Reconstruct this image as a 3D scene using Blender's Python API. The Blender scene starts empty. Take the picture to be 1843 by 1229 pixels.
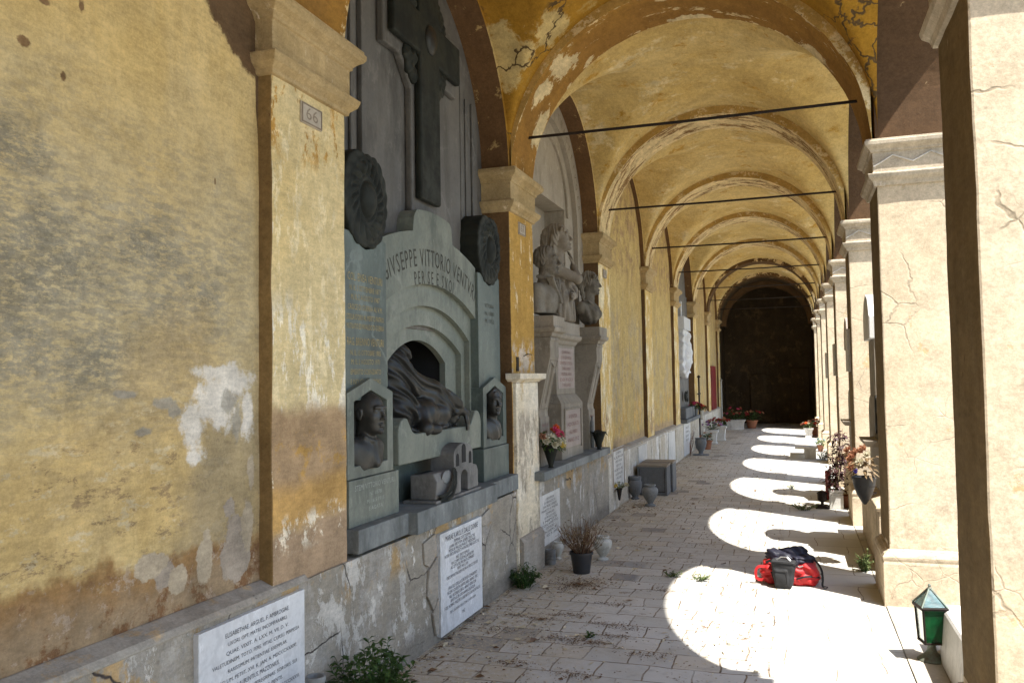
import bpy, math, random
import numpy as np
from mathutils import Vector, Matrix, noise as mnoise
random.seed(7); rng = np.random.default_rng(11)
scene = bpy.context.scene
col = scene.collection
PI = math.pi

# ------------------------------------------------------------------ camera, sky, sun, exposure
cam_data = bpy.data.cameras.new('camera')
cam_data.sensor_width = 36.0
cam_data.lens = 1508.41/1843*36
cam_data.clip_start = 0.05
cam_data.clip_end = 3000
cam = bpy.data.objects.new('camera', cam_data); col.objects.link(cam)
def _cam_matrix(yaw, pitch, roll, loc):
    cy, sy = math.cos(yaw), math.sin(yaw)
    f = Vector((-sy*math.cos(pitch), cy*math.cos(pitch), math.sin(pitch)))
    r = Vector((cy, sy, 0)); u = r.cross(f)
    r2 = r*math.cos(roll)+u*math.sin(roll); u2 = -r*math.sin(roll)+u*math.cos(roll)
    m = Matrix((( r2.x, u2.x, -f.x, loc[0]), (r2.y, u2.y, -f.y, loc[1]), (r2.z, u2.z, -f.z, loc[2]), (0,0,0,1)))
    return m
cam.matrix_world = _cam_matrix(.3233, .0455, -.016, (0,0,1.65))
scene.camera = cam

SUN_EL = math.radians(62.6)
SUN_H = Vector((-.811, .585, 0)).normalized()           # horizontal travel of the light
world = bpy.data.worlds.new('World'); scene.world = world; world.use_nodes = True
wn = world.node_tree.nodes; wl = world.node_tree.links
bg = wn['Background']; bg.inputs['Strength'].default_value = 0.15
sky = wn.new('ShaderNodeTexSky'); sky.sky_type = 'NISHITA'; sky.sun_disc = False
sky.sun_elevation = SUN_EL; sky.sun_rotation = math.atan2(-SUN_H.x, -SUN_H.y)
sky.dust_density = 1.0
wl.new(sky.outputs[0], bg.inputs['Color'])
sl = bpy.data.lights.new('sun', 'SUN'); sl.energy = 4.6; sl.angle = math.radians(.5); sl.color = (1, .97, .91)
sun = bpy.data.objects.new('sun', sl); col.objects.link(sun)
ld = Vector((SUN_H.x*math.cos(SUN_EL), SUN_H.y*math.cos(SUN_EL), -math.sin(SUN_EL)))
sun.rotation_euler = ld.to_track_quat('-Z', 'Y').to_euler(); sun.location = (20, -14, 40)
scene.view_settings.view_transform = 'Standard'
scene.view_settings.look = 'None'
scene.view_settings.exposure = 1.45
scene.view_settings.gamma = 1.0
try:
    scene.cycles.diffuse_bounces = 6; scene.cycles.max_bounces = 10
except Exception: pass

# ------------------------------------------------------------------ object helpers
def tag(o, label=None, cat=None, group=None, kind=None):
    if label: o['label'] = label
    if cat: o['category'] = cat
    if group: o['group'] = group
    if kind: o['kind'] = kind
    return o
def thing(name, loc, label, cat, group=None, rz=0):
    o = bpy.data.objects.new(name, None); col.objects.link(o)
    o.empty_display_size = .1
    o.location = loc; o.rotation_euler = (0, 0, rz)
    return tag(o, label, cat, group)
ROOT = {}
def _origin(o):
    v = Vector((0, 0, 0))
    while o is not None:
        v = v + o.location; o = o.parent
    return v

class MB:
    """collects geometry (world coordinates unless the parent is given as local)"""
    def __init__(s): s.v = []; s.f = []; s.m = []
    def add(s, vs, fs, mi=0):
        n = len(s.v); s.v += [tuple(map(float, p)) for p in vs]
        for f in fs: s.f.append(tuple(int(i)+n for i in f)); s.m.append(mi)
    def box(s, x0, x1, y0, y1, z0, z1, mi=0):
        vs = [(x, y, z) for z in (z0, z1) for y in (y0, y1) for x in (x0, x1)]
        s.add(vs, [(0,2,3,1), (4,5,7,6), (0,1,5,4), (2,6,7,3), (0,4,6,2), (1,3,7,5)], mi)
    def gbox(s, x0, x1, y0, y1, z0, z1, h=.12, amp=.004, mi=0, seed=0., my=None, mx=None):
        """box with a grid on each face, slightly uneven"""
        L = (x1-x0, y1-y0, z1-z0); n = [max(1, int(round(l/h))) for l in L]
        idx = {}; vs = []
        def P(i, j, k):
            key = (i, j, k)
            if key not in idx:
                p = Vector((x0+L[0]*i/n[0], y0+L[1]*j/n[1], z0+L[2]*k/n[2]))
                d = mnoise.noise_vector(p*3.1+Vector((seed, 0, 0)))*amp + mnoise.noise_vector(p*14)*amp*.5
                idx[key] = len(vs); vs.append(p+d)
            return idx[key]
        fs = []
        for i in range(n[0]):
            for j in range(n[1]):
                fs.append((P(i,j,0), P(i,j+1,0), P(i+1,j+1,0), P(i+1,j,0)))
                fs.append((P(i,j,n[2]), P(i+1,j,n[2]), P(i+1,j+1,n[2]), P(i,j+1,n[2])))
        for i in range(n[0]):
            for k in range(n[2]):
                fs.append((P(i,0,k), P(i+1,0,k), P(i+1,0,k+1), P(i,0,k+1)))
                fs.append((P(i,n[1],k), P(i,n[1],k+1), P(i+1,n[1],k+1), P(i+1,n[1],k)))
        for j in range(n[1]):
            for k in range(n[2]):
                fs.append((P(0,j,k), P(0,j,k+1), P(0,j+1,k+1), P(0,j+1,k)))
                fs.append((P(n[0],j,k), P(n[0],j+1,k), P(n[0],j+1,k+1), P(n[0],j,k+1)))
        n0 = len(s.m); s.add(vs, fs, mi)
        na = 2*n[0]*n[1]
        if my is not None:
            for q in range(n[0]*n[2]): s.m[n0+na+2*q] = my
        if mx is not None:
            for q in range(n[1]*n[2]): s.m[n0+na+2*n[0]*n[2]+2*q] = mx
    def stack(s, x0, x1, y0, y1, prof, sides=(1,1,1,1), mi=0):
        """rectangles lofted: prof = [(z, outset)]; sides = outset on -x,+x,-y,+y"""
        vs = []; fs = []
        for z, p in prof:
            a, b, c, d = x0-p*sides[0], x1+p*sides[1], y0-p*sides[2], y1+p*sides[3]
            vs += [(a,c,z), (b,c,z), (b,d,z), (a,d,z)]
        for i in range(len(prof)-1):
            for j in range(4):
                k = (j+1) % 4
                fs.append((4*i+j, 4*i+k, 4*i+4+k, 4*i+4+j))
        fs.append((3,2,1,0)); n = 4*(len(prof)-1); fs.append((n, n+1, n+2, n+3))
        s.add(vs, fs, mi)
    def prism(s, poly, a, b, axis='x', mi=0):
        """polygon extruded. axis x: poly=(y,z) from x=a to x=b; y: poly=(x,z); z: poly=(x,y)"""
        n = len(poly)
        def P(q, t):
            return (t, q[0], q[1]) if axis == 'x' else ((q[0], t, q[1]) if axis == 'y' else (q[0], q[1], t))
        vs = [P(q, a) for q in poly]+[P(q, b) for q in poly]
        fs = [tuple(range(n))[::-1], tuple(range(n, 2*n))]
        fs += [(i, (i+1) % n, n+(i+1) % n, n+i) for i in range(n)]
        s.add(vs, fs, mi)
    def lathe(s, c, prof, n=24, mi=0, sx=1, sy=1):
        vs = []; fs = []
        for r, z in prof:
            for j in range(n):
                a = 2*PI*j/n; vs.append((c[0]+sx*r*math.cos(a), c[1]+sy*r*math.sin(a), c[2]+z))
        m = len(prof)
        for i in range(m-1):
            for j in range(n):
                k = (j+1) % n; fs.append((i*n+j, i*n+k, (i+1)*n+k, (i+1)*n+j))
        if prof[0][0] > 1e-6: fs.append(tuple(range(n))[::-1])
        if prof[-1][0] > 1e-6: fs.append(tuple((m-1)*n+j for j in range(n)))
        s.add(vs, fs, mi)
    def tube(s, pts, r, n=6, mi=0):
        pts = [Vector(p) for p in pts]; R = r if isinstance(r, (list, tuple)) else [r]*len(pts)
        vs = []; fs = []
        prev = None
        for i, p in enumerate(pts):
            t = (pts[min(i+1, len(pts)-1)]-pts[max(i-1, 0)])
            t = t.normalized() if t.length > 1e-9 else Vector((0,0,1))
            a = prev if prev is not None else (Vector((0,0,1)) if abs(t.z) < .9 else Vector((1,0,0)))
            u = (a - t*a.dot(t)); u = u.normalized() if u.length > 1e-6 else t.orthogonal().normalized()
            prev = u; w = t.cross(u)
            for j in range(n):
                an = 2*PI*j/n; vs.append(p+(u*math.cos(an)+w*math.sin(an))*R[i])
        for i in range(len(pts)-1):
            for j in range(n):
                k = (j+1) % n; fs.append((i*n+j, i*n+k, (i+1)*n+k, (i+1)*n+j))
        fs.append(tuple(range(n))[::-1]); fs.append(tuple((len(pts)-1)*n+j for j in range(n)))
        s.add(vs, fs, mi)
    def leaf(s, p, d, up, L, W, fold=.25, mi=0, droop=.2):
        """a pointed folded leaf from p along d"""
        d = Vector(d).normalized(); up = Vector(up); side = d.cross(up)
        side = side.normalized() if side.length > 1e-5 else d.orthogonal().normalized(); nn = side.cross(d)
        p = Vector(p)
        a = p; m = p+d*L*.5+nn*L*.06; e = p+d*L-nn*L*droop
        l = p+d*L*.42+side*W*.5+nn*W*fold; r = p+d*L*.42-side*W*.5+nn*W*fold
        s.add([a, l, m, r, e], [(0,2,1), (0,3,2), (1,2,4), (2,3,4)], mi)
    def build(s, name, mats, parent=None, smooth=False, bevel=0, loc=None, local=False, auto=None):
        me = bpy.data.meshes.new(name)
        if parent is not None:
            o0 = Vector((0,0,0)) if local else _origin(parent)
        else:
            o0 = Vector(loc) if loc is not None else Vector((0,0,0))
            if local: pass
        off = Vector((0,0,0)) if local else o0
        me.from_pydata([(p[0]-off.x, p[1]-off.y, p[2]-off.z) for p in s.v], [], s.f)
        mats = mats if isinstance(mats, (list, tuple)) else [mats]
        for m in mats: me.materials.append(m)
        if len(mats) > 1: me.polygons.foreach_set('material_index', s.m)
        if smooth or auto: me.polygons.foreach_set('use_smooth', [True]*len(me.polygons))
        me.update()
        o = bpy.data.objects.new(name, me); col.objects.link(o)
        if auto:
            try: me.set_sharp_from_angle(angle=math.radians(auto))
            except Exception: pass
        if parent is not None: o.parent = parent
        else: o.location = o0
        if bevel:
            b = o.modifiers.new('bevel', 'BEVEL'); b.width = bevel; b.segments = 2; b.limit_method = 'ANGLE'
            b.angle_limit = math.radians(40)
        return o

def copy_tree(o, parent=None):
    c = o.copy(); col.objects.link(c); c.parent = parent
    for ch in list(o.children): copy_tree(ch, c)
    return c

# ------------------------------------------------------------------ text helper (letters become mesh)
def text_into(mb, s, right, up, nrm, p, size, width=None, align='CENTER', lift=.0012, mi=0, squeeze=1.0):
    cu = bpy.data.curves.new('lettering', 'FONT'); cu.body = s; cu.size = size; cu.resolution_u = 2
    cu.align_x = align; cu.align_y = 'CENTER'
    o = bpy.data.objects.new('lettering', cu); col.objects.link(o)
    dg = bpy.context.evaluated_depsgraph_get(); dg.update()
    me = bpy.data.meshes.new_from_object(o.evaluated_get(dg))
    xs = [v.co.x for v in me.vertices]
    if xs:
        k = squeeze
        if width: k = width/max(1e-6, (max(xs)-min(xs)))
        right, up, nrm, p = map(Vector, (right, up, nrm, p))
        vs = [p+right*(v.co.x*k)+up*v.co.y+nrm*lift for v in me.vertices]
        mb.add(vs, [tuple(q.vertices) for q in me.polygons], mi)
    bpy.data.objects.remove(o); bpy.data.curves.remove(cu); bpy.data.meshes.remove(me)
WALLTXT = dict(right=(0,1,0), up=(0,0,1), nrm=(1,0,0))

# ------------------------------------------------------------------ signed distance sculpting
def smin(a, b, k):
    h = np.clip(.5+.5*(b-a)/k, 0, 1); return b*(1-h)+a*h-k*h*(1-h)
def smax(a, b, k): return -smin(-a, -b, k)
def ell(P, c, r):
    q = P-np.asarray(c); r = np.asarray(r, float)
    k0 = np.sqrt((q*q/(r*r)).sum(-1)); k1 = np.sqrt((q*q/(r**4)).sum(-1))
    return k0*(k0-1)/np.maximum(k1, 1e-6)
def cap(P, a, b, ra, rb=None):
    rb = ra if rb is None else rb
    a = np.asarray(a, float); b = np.asarray(b, float); ab = b-a
    h = np.clip(((P-a)@ab)/(ab@ab), 0, 1)
    return np.sqrt((((P-a)-h[:, None]*ab)**2).sum(-1))-(ra+(rb-ra)*h)
def sbox(P, c, r, rd=.005):
    q = np.abs(P-np.asarray(c))-np.asarray(r)+rd
    return np.sqrt((np.maximum(q, 0)**2).sum(-1))+np.minimum(q.max(-1), 0)-rd
def sculpt(mb, fn, lo, hi, h, mi=0):
    lo = np.asarray(lo, float); hi = np.asarray(hi, float)
    n = np.maximum(2, np.ceil((hi-lo)/h).astype(int)+1)
    ax = [lo[i]+h*np.arange(n[i]) for i in range(3)]
    G = np.stack(np.meshgrid(*ax, indexing='ij'), -1).reshape(-1, 3)
    V = np.concatenate([fn(G[i:i+200000]) for i in range(0, len(G), 200000)]).reshape(n)
    V[[0, -1], :, :] = np.maximum(V[[0, -1], :, :], h*.5); V[:, [0, -1], :] = np.maximum(V[:, [0, -1], :], h*.5); V[:, :, [0, -1]] = np.maximum(V[:, :, [0, -1]], h*.5)
    c = n-1; acc = np.zeros((*c, 3)); cnt = np.zeros(c)
    I = np.stack(np.meshgrid(*[np.arange(k) for k in c], indexing='ij'), -1).astype(float)
    corners = [(i, j, k) for i in (0,1) for j in (0,1) for k in (0,1)]
    def sl(o): return V[o[0]:o[0]+c[0], o[1]:o[1]+c[1], o[2]:o[2]+c[2]]
    for a in corners:
        for d in range(3):
            if a[d] == 0:
                b = list(a); b[d] = 1
                va, vb = sl(a), sl(b); m = (va < 0) != (vb < 0)
                t = np.where(m, va/np.where(va == vb, 1, va-vb), 0)
                p = I+np.asarray(a, float); p = p.copy(); p[..., d] += t
                acc += np.where(m[..., None], p, 0); cnt += m
    ok = cnt > 0; ids = -np.ones(c, int); ids[ok] = np.arange(ok.sum())
    verts = lo+h*acc[ok]/cnt[ok][:, None]
    faces = []
    for d in range(3):
        e = [slice(1, -1)]*3; e[d] = slice(0, c[d])
        A = V[tuple(e)]; e2 = list(e); e2[d] = slice(1, c[d]+1); B = V[tuple(e2)]
        m = (A < 0) != (B < 0); w = np.argwhere(m)
        if not len(w): continue
        o1, o2 = (d+1) % 3, (d+2) % 3
        cell = w.copy(); cell[:, o1] += 1; cell[:, o2] += 1
        def cid(s1, s2):
            q = cell.copy(); q[:, o1] -= s1; q[:, o2] -= s2; return ids[q[:, 0], q[:, 1], q[:, 2]]
        quad = np.stack([cid(1,1), cid(0,1), cid(0,0), cid(1,0)], -1)
        flip = (A[m] >= 0); quad[flip] = quad[flip][:, ::-1]
        quad = quad[(quad >= 0).all(1)]
        faces += [tuple(q) for q in quad]
    mb.add(verts, faces, mi)

def fnoise(P, f, seed=0):
    """cheap smooth pseudo-noise in [-1,1]"""
    x, y, z = (P*f).T
    return (np.sin(x*1.7+seed+1.3*np.sin(y*1.1+seed))+np.sin(y*1.9+2.1*seed+1.2*np.sin(z*1.3))+np.sin(z*1.6+.7*seed+1.1*np.sin(x*.9+seed)))/3

def head_sdf(P, c, ang, s=1.0, tilt=0.0, hair='short', neck=True, roll=0.0):
    """head with face; ang = heading of the face in the xy plane (0 = +x)"""
    q = (P-np.asarray(c))/s
    f = np.array([math.cos(ang), math.sin(ang), 0]); r = np.array([math.sin(ang), -math.cos(ang), 0])
    X, Y, Z = q@r, q@f, q[:, 2]
    if tilt:
        Y, Z = Y*math.cos(tilt)+Z*math.sin(tilt), -Y*math.sin(tilt)+Z*math.cos(tilt)
    if roll:
        X, Z = X*math.cos(roll)+Z*math.sin(roll), -X*math.sin(roll)+Z*math.cos(roll)
    Q = np.stack([X, Y, Z], -1); M = np.stack([np.abs(X), Y, Z], -1)
    d = ell(Q, (0,-.012,.035), (.074,.096,.087))
    d = smin(d, ell(Q, (0,.032,-.03), (.058,.06,.082)), .03)
    d = smin(d, ell(Q, (0,.05,-.085), (.036,.036,.03)), .025)
    d = smin(d, ell(M, (.036,.052,-.02), (.022,.03,.02)), .02)       # cheekbones
    d = smin(d, ell(M, (.022,.082,.034), (.03,.014,.010)), .012)     # brows
    d = smax(d, -ell(M, (.031,.1,.012), (.02,.02,.013)), .012)       # sockets
    d = smin(d, ell(M, (.031,.073,.011), (.0135,.0135,.0125)), .003) # eyeballs
    d = smin(d, cap(M, (.019,.083,.019), (.044,.074,.017), .003), .003)
    d = smin(d, cap(M, (.020,.084,.004), (.043,.075,.004), .0025), .003)
    d = smin(d, cap(Q, (0,.086,.022), (0,.113,-.026), .007, .0115), .01)
    d = smin(d, ell(M, (.012,.098,-.03), (.008,.01,.0075)), .006)
    d = smin(d, ell(Q, (0,.093,-.06), (.023,.011,.006)), .004)
    d = smin(d, ell(Q, (0,.092,-.0715), (.019,.0105,.0065)), .003)
    d = smin(d, ell(Q, (0,.083,-.1), (.019,.017,.016)), .012)
    ear = ell(M, (.077,-.006,-.002), (.010,.02,.033))
    ear = smax(ear, -ell(M, (.09,-.002,.002), (.011,.011,.02)), .004)
    d = smin(d, ear, .005)
    if neck:
        d = smin(d, cap(Q, (0,-.02,-.07), (0,-.035,-.19), .05, .056), .03)
    wav = .004*np.sin(55*Z+30*X+8*np.sin(40*Y))+.004*np.sin(70*X+20*Y)
    if hair in ('short', 'thin', 'wavy'):
        k = {'short': .008, 'thin': .003, 'wavy': .016}[hair]
        hd = ell(Q, (0,-.02,.042), (.077+k,.096+k,.086+k))-wav*(1 if hair != 'thin' else .3)*(1.3 if hair == 'wavy' else 1)
        cut = (Y-.055)*.8+.0-(Z-.06)*.55                                   # keeps the hair off the face
        if hair == 'thin': cut = np.maximum(Y+.03, (Z-.06))
        hd = smax(hd, cut*.8, .01); hd = smax(hd, -(Z+.06), .01)
        hd = smax(hd, -ell(M, (.09,.012,-.012), (.03,.028,.042)), .008)
        d = smin(d, hd, .006)
    if hair in ('bun', 'long', 'curls'):
        hd = ell(Q, (0,-.026,.046), (.088,.1,.092))-wav*1.4
        hd = smax(hd, ((Y-.05)*.85-(Z-.055)*.75), .012); hd = smax(hd, -(Z+.075)-.2*(hair == 'long'), .01)
        if hair == 'bun':
            hd = smin(hd, ell(Q, (0,-.06,.12), (.045,.045,.04))-wav, .02)
        if hair == 'curls':
            hd = smin(hd, ell(Q, (0,-.11,-.01), (.055,.05,.06))-wav*1.3, .02)
            hd = smin(hd, ell(M, (.055,.05,.075), (.04,.03,.026))-wav, .02)
            hd = smin(hd, cap(M, (.05,-.09,-.04), (.055,-.07,-.16), .026, .014)-wav, .02)
        if hair == 'long':
            hd = smin(hd, cap(Q, (0,-.085,.03), (0,-.13,-.27), .078, .085)-wav*1.6, .03)
            hd = smin(hd, cap(M, (.066,-.03,.02), (.078,-.07,-.2), .036, .03)-wav*1.4, .03)
            hd = smin(hd, ell(M, (.04,.055,.07), (.04,.03,.026))-wav, .02)
        d = smin(d, hd, .006)
    return d*s

def hand_parts(P, wrist, along, palm_n, s=1.0, curl=.5, side=1):
    """palm, five bent fingers of unequal length; along = wrist to knuckles, palm_n = palm facing"""
    a = np.asarray(along, float); a /= np.linalg.norm(a); nrm = np.asarray(palm_n, float); nrm -= a*(a@nrm); nrm /= np.linalg.norm(nrm)
    w = np.cross(a, nrm)*side; p0 = np.asarray(wrist, float)
    pc = p0+a*.05*s
    q = P-pc
    L = np.stack([q@w, q@a, q@nrm], -1)
    d = ell(L, (0,0,0), (.042*s,.055*s,.017*s))
    for i, (off, ln) in enumerate(((-.031,.062), (-.011,.078), (.010,.084), (.030,.074))):
        k = p0+a*.092*s+w*off*s
        dirs = a.copy(); rad = .0095*s
        for seg in range(3):
            th = curl*(.5+.55*seg); dirs = a*math.cos(th)+nrm*math.sin(th)+w*off*1.2
            e = k+dirs/np.linalg.norm(dirs)*ln*s*(.42, .33, .25)[seg]
            d = smin(d, cap(P, k, e, rad, rad*.88), .006); k = e; rad *= .88
    k = p0+a*.03*s+w*.034*s
    e = k+(a*.6+w*.75+nrm*.3)*.045*s; d = smin(d, cap(P, k, e, .012*s, .0105*s), .008)
    e2 = e+(a*.9+w*.2+nrm*.4)*.03*s; d = smin(d, cap(P, e, e2, .0105*s, .008*s), .004)
    return d
# ------------------------------------------------------------------ materials
class NT:
    def __init__(s, name):
        s.mat = bpy.data.materials.new(name); s.mat.use_nodes = True
        s.t = s.mat.node_tree; s.N = s.t.nodes; s.L = s.t.links
        s.bsdf = s.N['Principled BSDF']; s.pos = s.N.new('ShaderNodeNewGeometry').outputs['Position']
    def _in(s, sock, v):
        if hasattr(v, 'node'): s.L.new(v, sock)
        elif v is not None:
            try: sock.default_value = v
            except Exception: sock.default_value = (*v, 1) if len(v) == 3 else v
    def noise(s, scale, detail=4, rough=.6, vec=None, dist=0., color=False):
        n = s.N.new('ShaderNodeTexNoise'); n.inputs['Scale'].default_value = scale
        n.inputs['Detail'].default_value = detail; n.inputs['Roughness'].default_value = rough
        n.inputs['Distortion'].default_value = dist
        s.L.new(vec if vec is not None else s.pos, n.inputs['Vector'])
        return n.outputs['Color' if color else 'Fac']
    def scaled(s, sc, vec=None, off=(0,0,0)):
        n = s.N.new('ShaderNodeVectorMath'); n.operation = 'MULTIPLY_ADD'
        s.L.new(vec if vec is not None else s.pos, n.inputs[0]); n.inputs[1].default_value = sc; n.inputs[2].default_value = off
        return n.outputs[0]
    def vmath(s, op, a, b=None):
        n = s.N.new('ShaderNodeVectorMath'); n.operation = op; s._in(n.inputs[0], a)
        if b is not None: s._in(n.inputs[1], b)
        return n.outputs['Value'] if op in ('LENGTH', 'DISTANCE', 'DOT_PRODUCT') else n.outputs[0]
    def sep(s, v=None):
        n = s.N.new('ShaderNodeSeparateXYZ'); s.L.new(v if v is not None else s.pos, n.inputs[0]); return n.outputs
    def m(s, op, a, b=None, c=None, clamp=False):
        n = s.N.new('ShaderNodeMath'); n.operation = op; n.use_clamp = clamp
        for i, x in enumerate((a, b, c)):
            if x is not None: s._in(n.inputs[i], x)
        return n.outputs[0]
    def ss(s, v, lo, hi, a=0., b=1.):
        n = s.N.new('ShaderNodeMapRange'); n.interpolation_type = 'SMOOTHSTEP'
        s._in(n.inputs[0], v); n.inputs[1].default_value = lo; n.inputs[2].default_value = hi
        n.inputs[3].default_value = a; n.inputs[4].default_value = b
        return n.outputs[0]
    def mix(s, f, a, b, mode='MIX'):
        n = s.N.new('ShaderNodeMix'); n.data_type = 'RGBA'; n.blend_type = mode
        s._in(n.inputs['Factor'], f)
        ia = [i for i in n.inputs if i.name == 'A' and i.type == 'RGBA'][0]; ib = [i for i in n.inputs if i.name == 'B' and i.type == 'RGBA'][0]
        s._in(ia, a if hasattr(a, 'node') else (*a, 1)); s._in(ib, b if hasattr(b, 'node') else (*b, 1))
        return [o for o in n.outputs if o.type == 'RGBA'][0]
    def vor(s, scale, feature='F1', vec=None, out='Distance', rand=1.):
        n = s.N.new('ShaderNodeTexVoronoi'); n.feature = feature; n.inputs['Scale'].default_value = scale
        n.inputs['Randomness'].default_value = rand
        s.L.new(vec if vec is not None else s.pos, n.inputs['Vector']); return n.outputs[out]
    def blob(s, c, r, amp=.5, nscale=5., edge=.1, nz=None):
        """soft-edged patch round a place; the edge is broken up by noise"""
        q = s.vmath('SUBTRACT', s.pos, c); q = s.vmath('DIVIDE', q, r); d = s.vmath('LENGTH', q)
        nz = nz if nz is not None else s.noise(nscale, 5, .65)
        d = s.m('ADD', d, s.m('MULTIPLY', s.m('SUBTRACT', nz, .5), amp*4))
        return s.ss(d, 1+edge, 1-edge)
    def bump(s, h, strength=.3, dist=.01, nrm=None):
        n = s.N.new('ShaderNodeBump'); n.inputs['Strength'].default_value = strength; n.inputs['Distance'].default_value = dist
        s.L.new(h, n.inputs['Height'])
        if nrm is not None: s.L.new(nrm, n.inputs['Normal'])
        return n.outputs[0]
    def done(s, color, rough=.9, nrm=None, metal=0., spec=.3):
        s._in(s.bsdf.inputs['Base Color'], color if hasattr(color, 'node') else (*color, 1))
        s._in(s.bsdf.inputs['Roughness'], rough); s.bsdf.inputs['Metallic'].default_value = metal
        s.bsdf.inputs['Specular IOR Level'].default_value = spec
        if nrm is not None: s.L.new(nrm, s.bsdf.inputs['Normal'])
        return s.mat

def simple(name, c, rough=.6, metal=0., var=.25, scale=20., spec=.4, bump=.15, c2=None):
    n = NT(name); nz = n.noise(scale, 5, .65); nz2 = n.noise(scale*.2, 3, .6)
    c2 = c2 or tuple(x*(1-var) for x in c)
    f = n.ss(n.m('ADD', n.m('MULTIPLY', nz, .6), n.m('MULTIPLY', nz2, .4)), .35, .65)
    return n.done(n.mix(f, c2, c), rough, n.bump(nz, bump, .004), metal, spec)

def plaster(name, c1, c2, layers=(), streak=.4, bump=.35, soff=0.):
    """old limewash: two tones, vertical streaks, fine speckle, then layers [(mask builder, colour, relief)]"""
    n = NT(name)
    big = n.noise(.9, 5, .62); fine = n.noise(38, 4, .7); mid = n.noise(6, 6, .68)
    colr = n.mix(n.ss(big, .36, .64), c1, c2)
    st = n.noise(5, 5, .7, n.scaled((1, 1, .16)))
    colr = n.mix(n.m('MULTIPLY', n.ss(st, .45, .75), streak), colr, tuple(min(1, x*1.28+.03) for x in c1))
    st2 = n.noise(9, 5, .7, n.scaled((1, 1, .1), off=(3,7,1)))
    colr = n.mix(n.m('MULTIPLY', n.ss(st2, .52, .8), streak), colr, tuple(x*.68 for x in c2))
    colr = n.mix(n.ss(fine, .35, .7, 0, .22), colr, tuple(x*.55 for x in c2))
    h = n.m('ADD', n.m('MULTIPLY', fine, .25), n.m('MULTIPLY', mid, .6))
    g1 = n.noise(95, 6, .8); g2 = n.noise(30, 8, .78, n.scaled((1,.35,1.3))); g3 = n.noise(4.5, 6, .72)
    for fn, c, rel in layers:
        mk = fn(n); cc = c
        tone = n.ss(mid, .3, .7)
        cv = n.mix(tone, tuple(x*.78 for x in c), tuple(min(1, x*1.12) for x in c))
        colr = n.mix(mk, colr, cv)
        if rel: h = n.m('ADD', h, n.m('MULTIPLY', mk, rel))
    dv = n.m('ADD', n.m('ADD', n.ss(g1, .36, .64, -.10, .10), n.ss(g2, .38, .62, -.10, .10)), n.ss(g3, .38, .62, -.09, .09))
    hs = n.N.new('ShaderNodeHueSaturation'); n.L.new(colr, hs.inputs['Color']); n.L.new(n.m('ADD', dv, 1.), hs.inputs['Value']); hs.inputs['Saturation'].default_value = 1.06
    colr = hs.outputs[0]; h = n.m('ADD', h, n.m('MULTIPLY', g2, .35))
    return n.done(colr, .93, n.bump(h, bump, .012), spec=.15)

def flake(scale, lo, hi, sc=(1,1,1), off=(0,0,0), det=6, k=1.):
    def f(n):
        return n.m('MULTIPLY', n.ss(n.noise(scale, 11, .76, n.scaled(sc, off=off), dist=.12), lo, hi), k)
    return f
def within(fn, zlo, zhi, soft=.15, jit=.5):
    """a mask kept between two heights with a ragged limit"""
    def f(n):
        z = n.m('ADD', n.sep()[2], n.m('MULTIPLY', n.m('SUBTRACT', n.noise(2.2, 5, .65), .5), jit))
        return n.m('MULTIPLY', fn(n), n.m('MULTIPLY', n.ss(z, zlo-soft, zlo+soft), n.ss(z, zhi+soft, zhi-soft)))
    return f
one = lambda n: n.m('ADD', 0., 1.)
def blobs(lst, amp=.45, nscale=5., edge=.08, fac=1., tex=None):
    def f(n):
        nz = n.m('ADD', n.m('MULTIPLY', n.noise(nscale*.55, 3, .6), .62), n.m('MULTIPLY', n.noise(nscale*3.2, 9, .8), .38)); r = None
        for c, rad in lst:
            b = n.blob(c, rad, amp, edge=edge, nz=nz); r = b if r is None else n.m('MAXIMUM', r, b)
        if tex: r = n.m('MULTIPLY', r, tex(n))
        return n.m('MULTIPLY', r, fac) if fac != 1 else r
    return f

def arris(a, b, w=.035, axis=1, amp=.10, k=1., off=3.2, period=3.35):
    """ragged chips along the edges of a repeated member"""
    def f(n):
        v = n.sep()[axis]
        if axis == 1: v = n.m('FLOORED_MODULO', n.m('SUBTRACT', v, off), period)
        e = n.m('MINIMUM', n.m('ABSOLUTE', n.m('SUBTRACT', v, a)), n.m('ABSOLUTE', n.m('SUBTRACT', v, b)))
        nz = n.m('ADD', n.m('MULTIPLY', n.noise(4, 4, .6), .55), n.m('MULTIPLY', n.noise(22, 9, .78), .45))
        return n.m('MULTIPLY', n.ss(n.m('ADD', e, n.m('MULTIPLY', n.m('SUBTRACT', nz, .40), amp*4)), w, w*.7), k)
    return f
OCH = (.50, .315, .115); OCH2 = (.43, .265, .10); CREAM = (.66, .52, .31); WHITE = (.66, .62, .55)
GREY = (.30, .275, .235); BROWN = (.20, .105, .045); UMBER = (.115, .065, .034)

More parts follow.
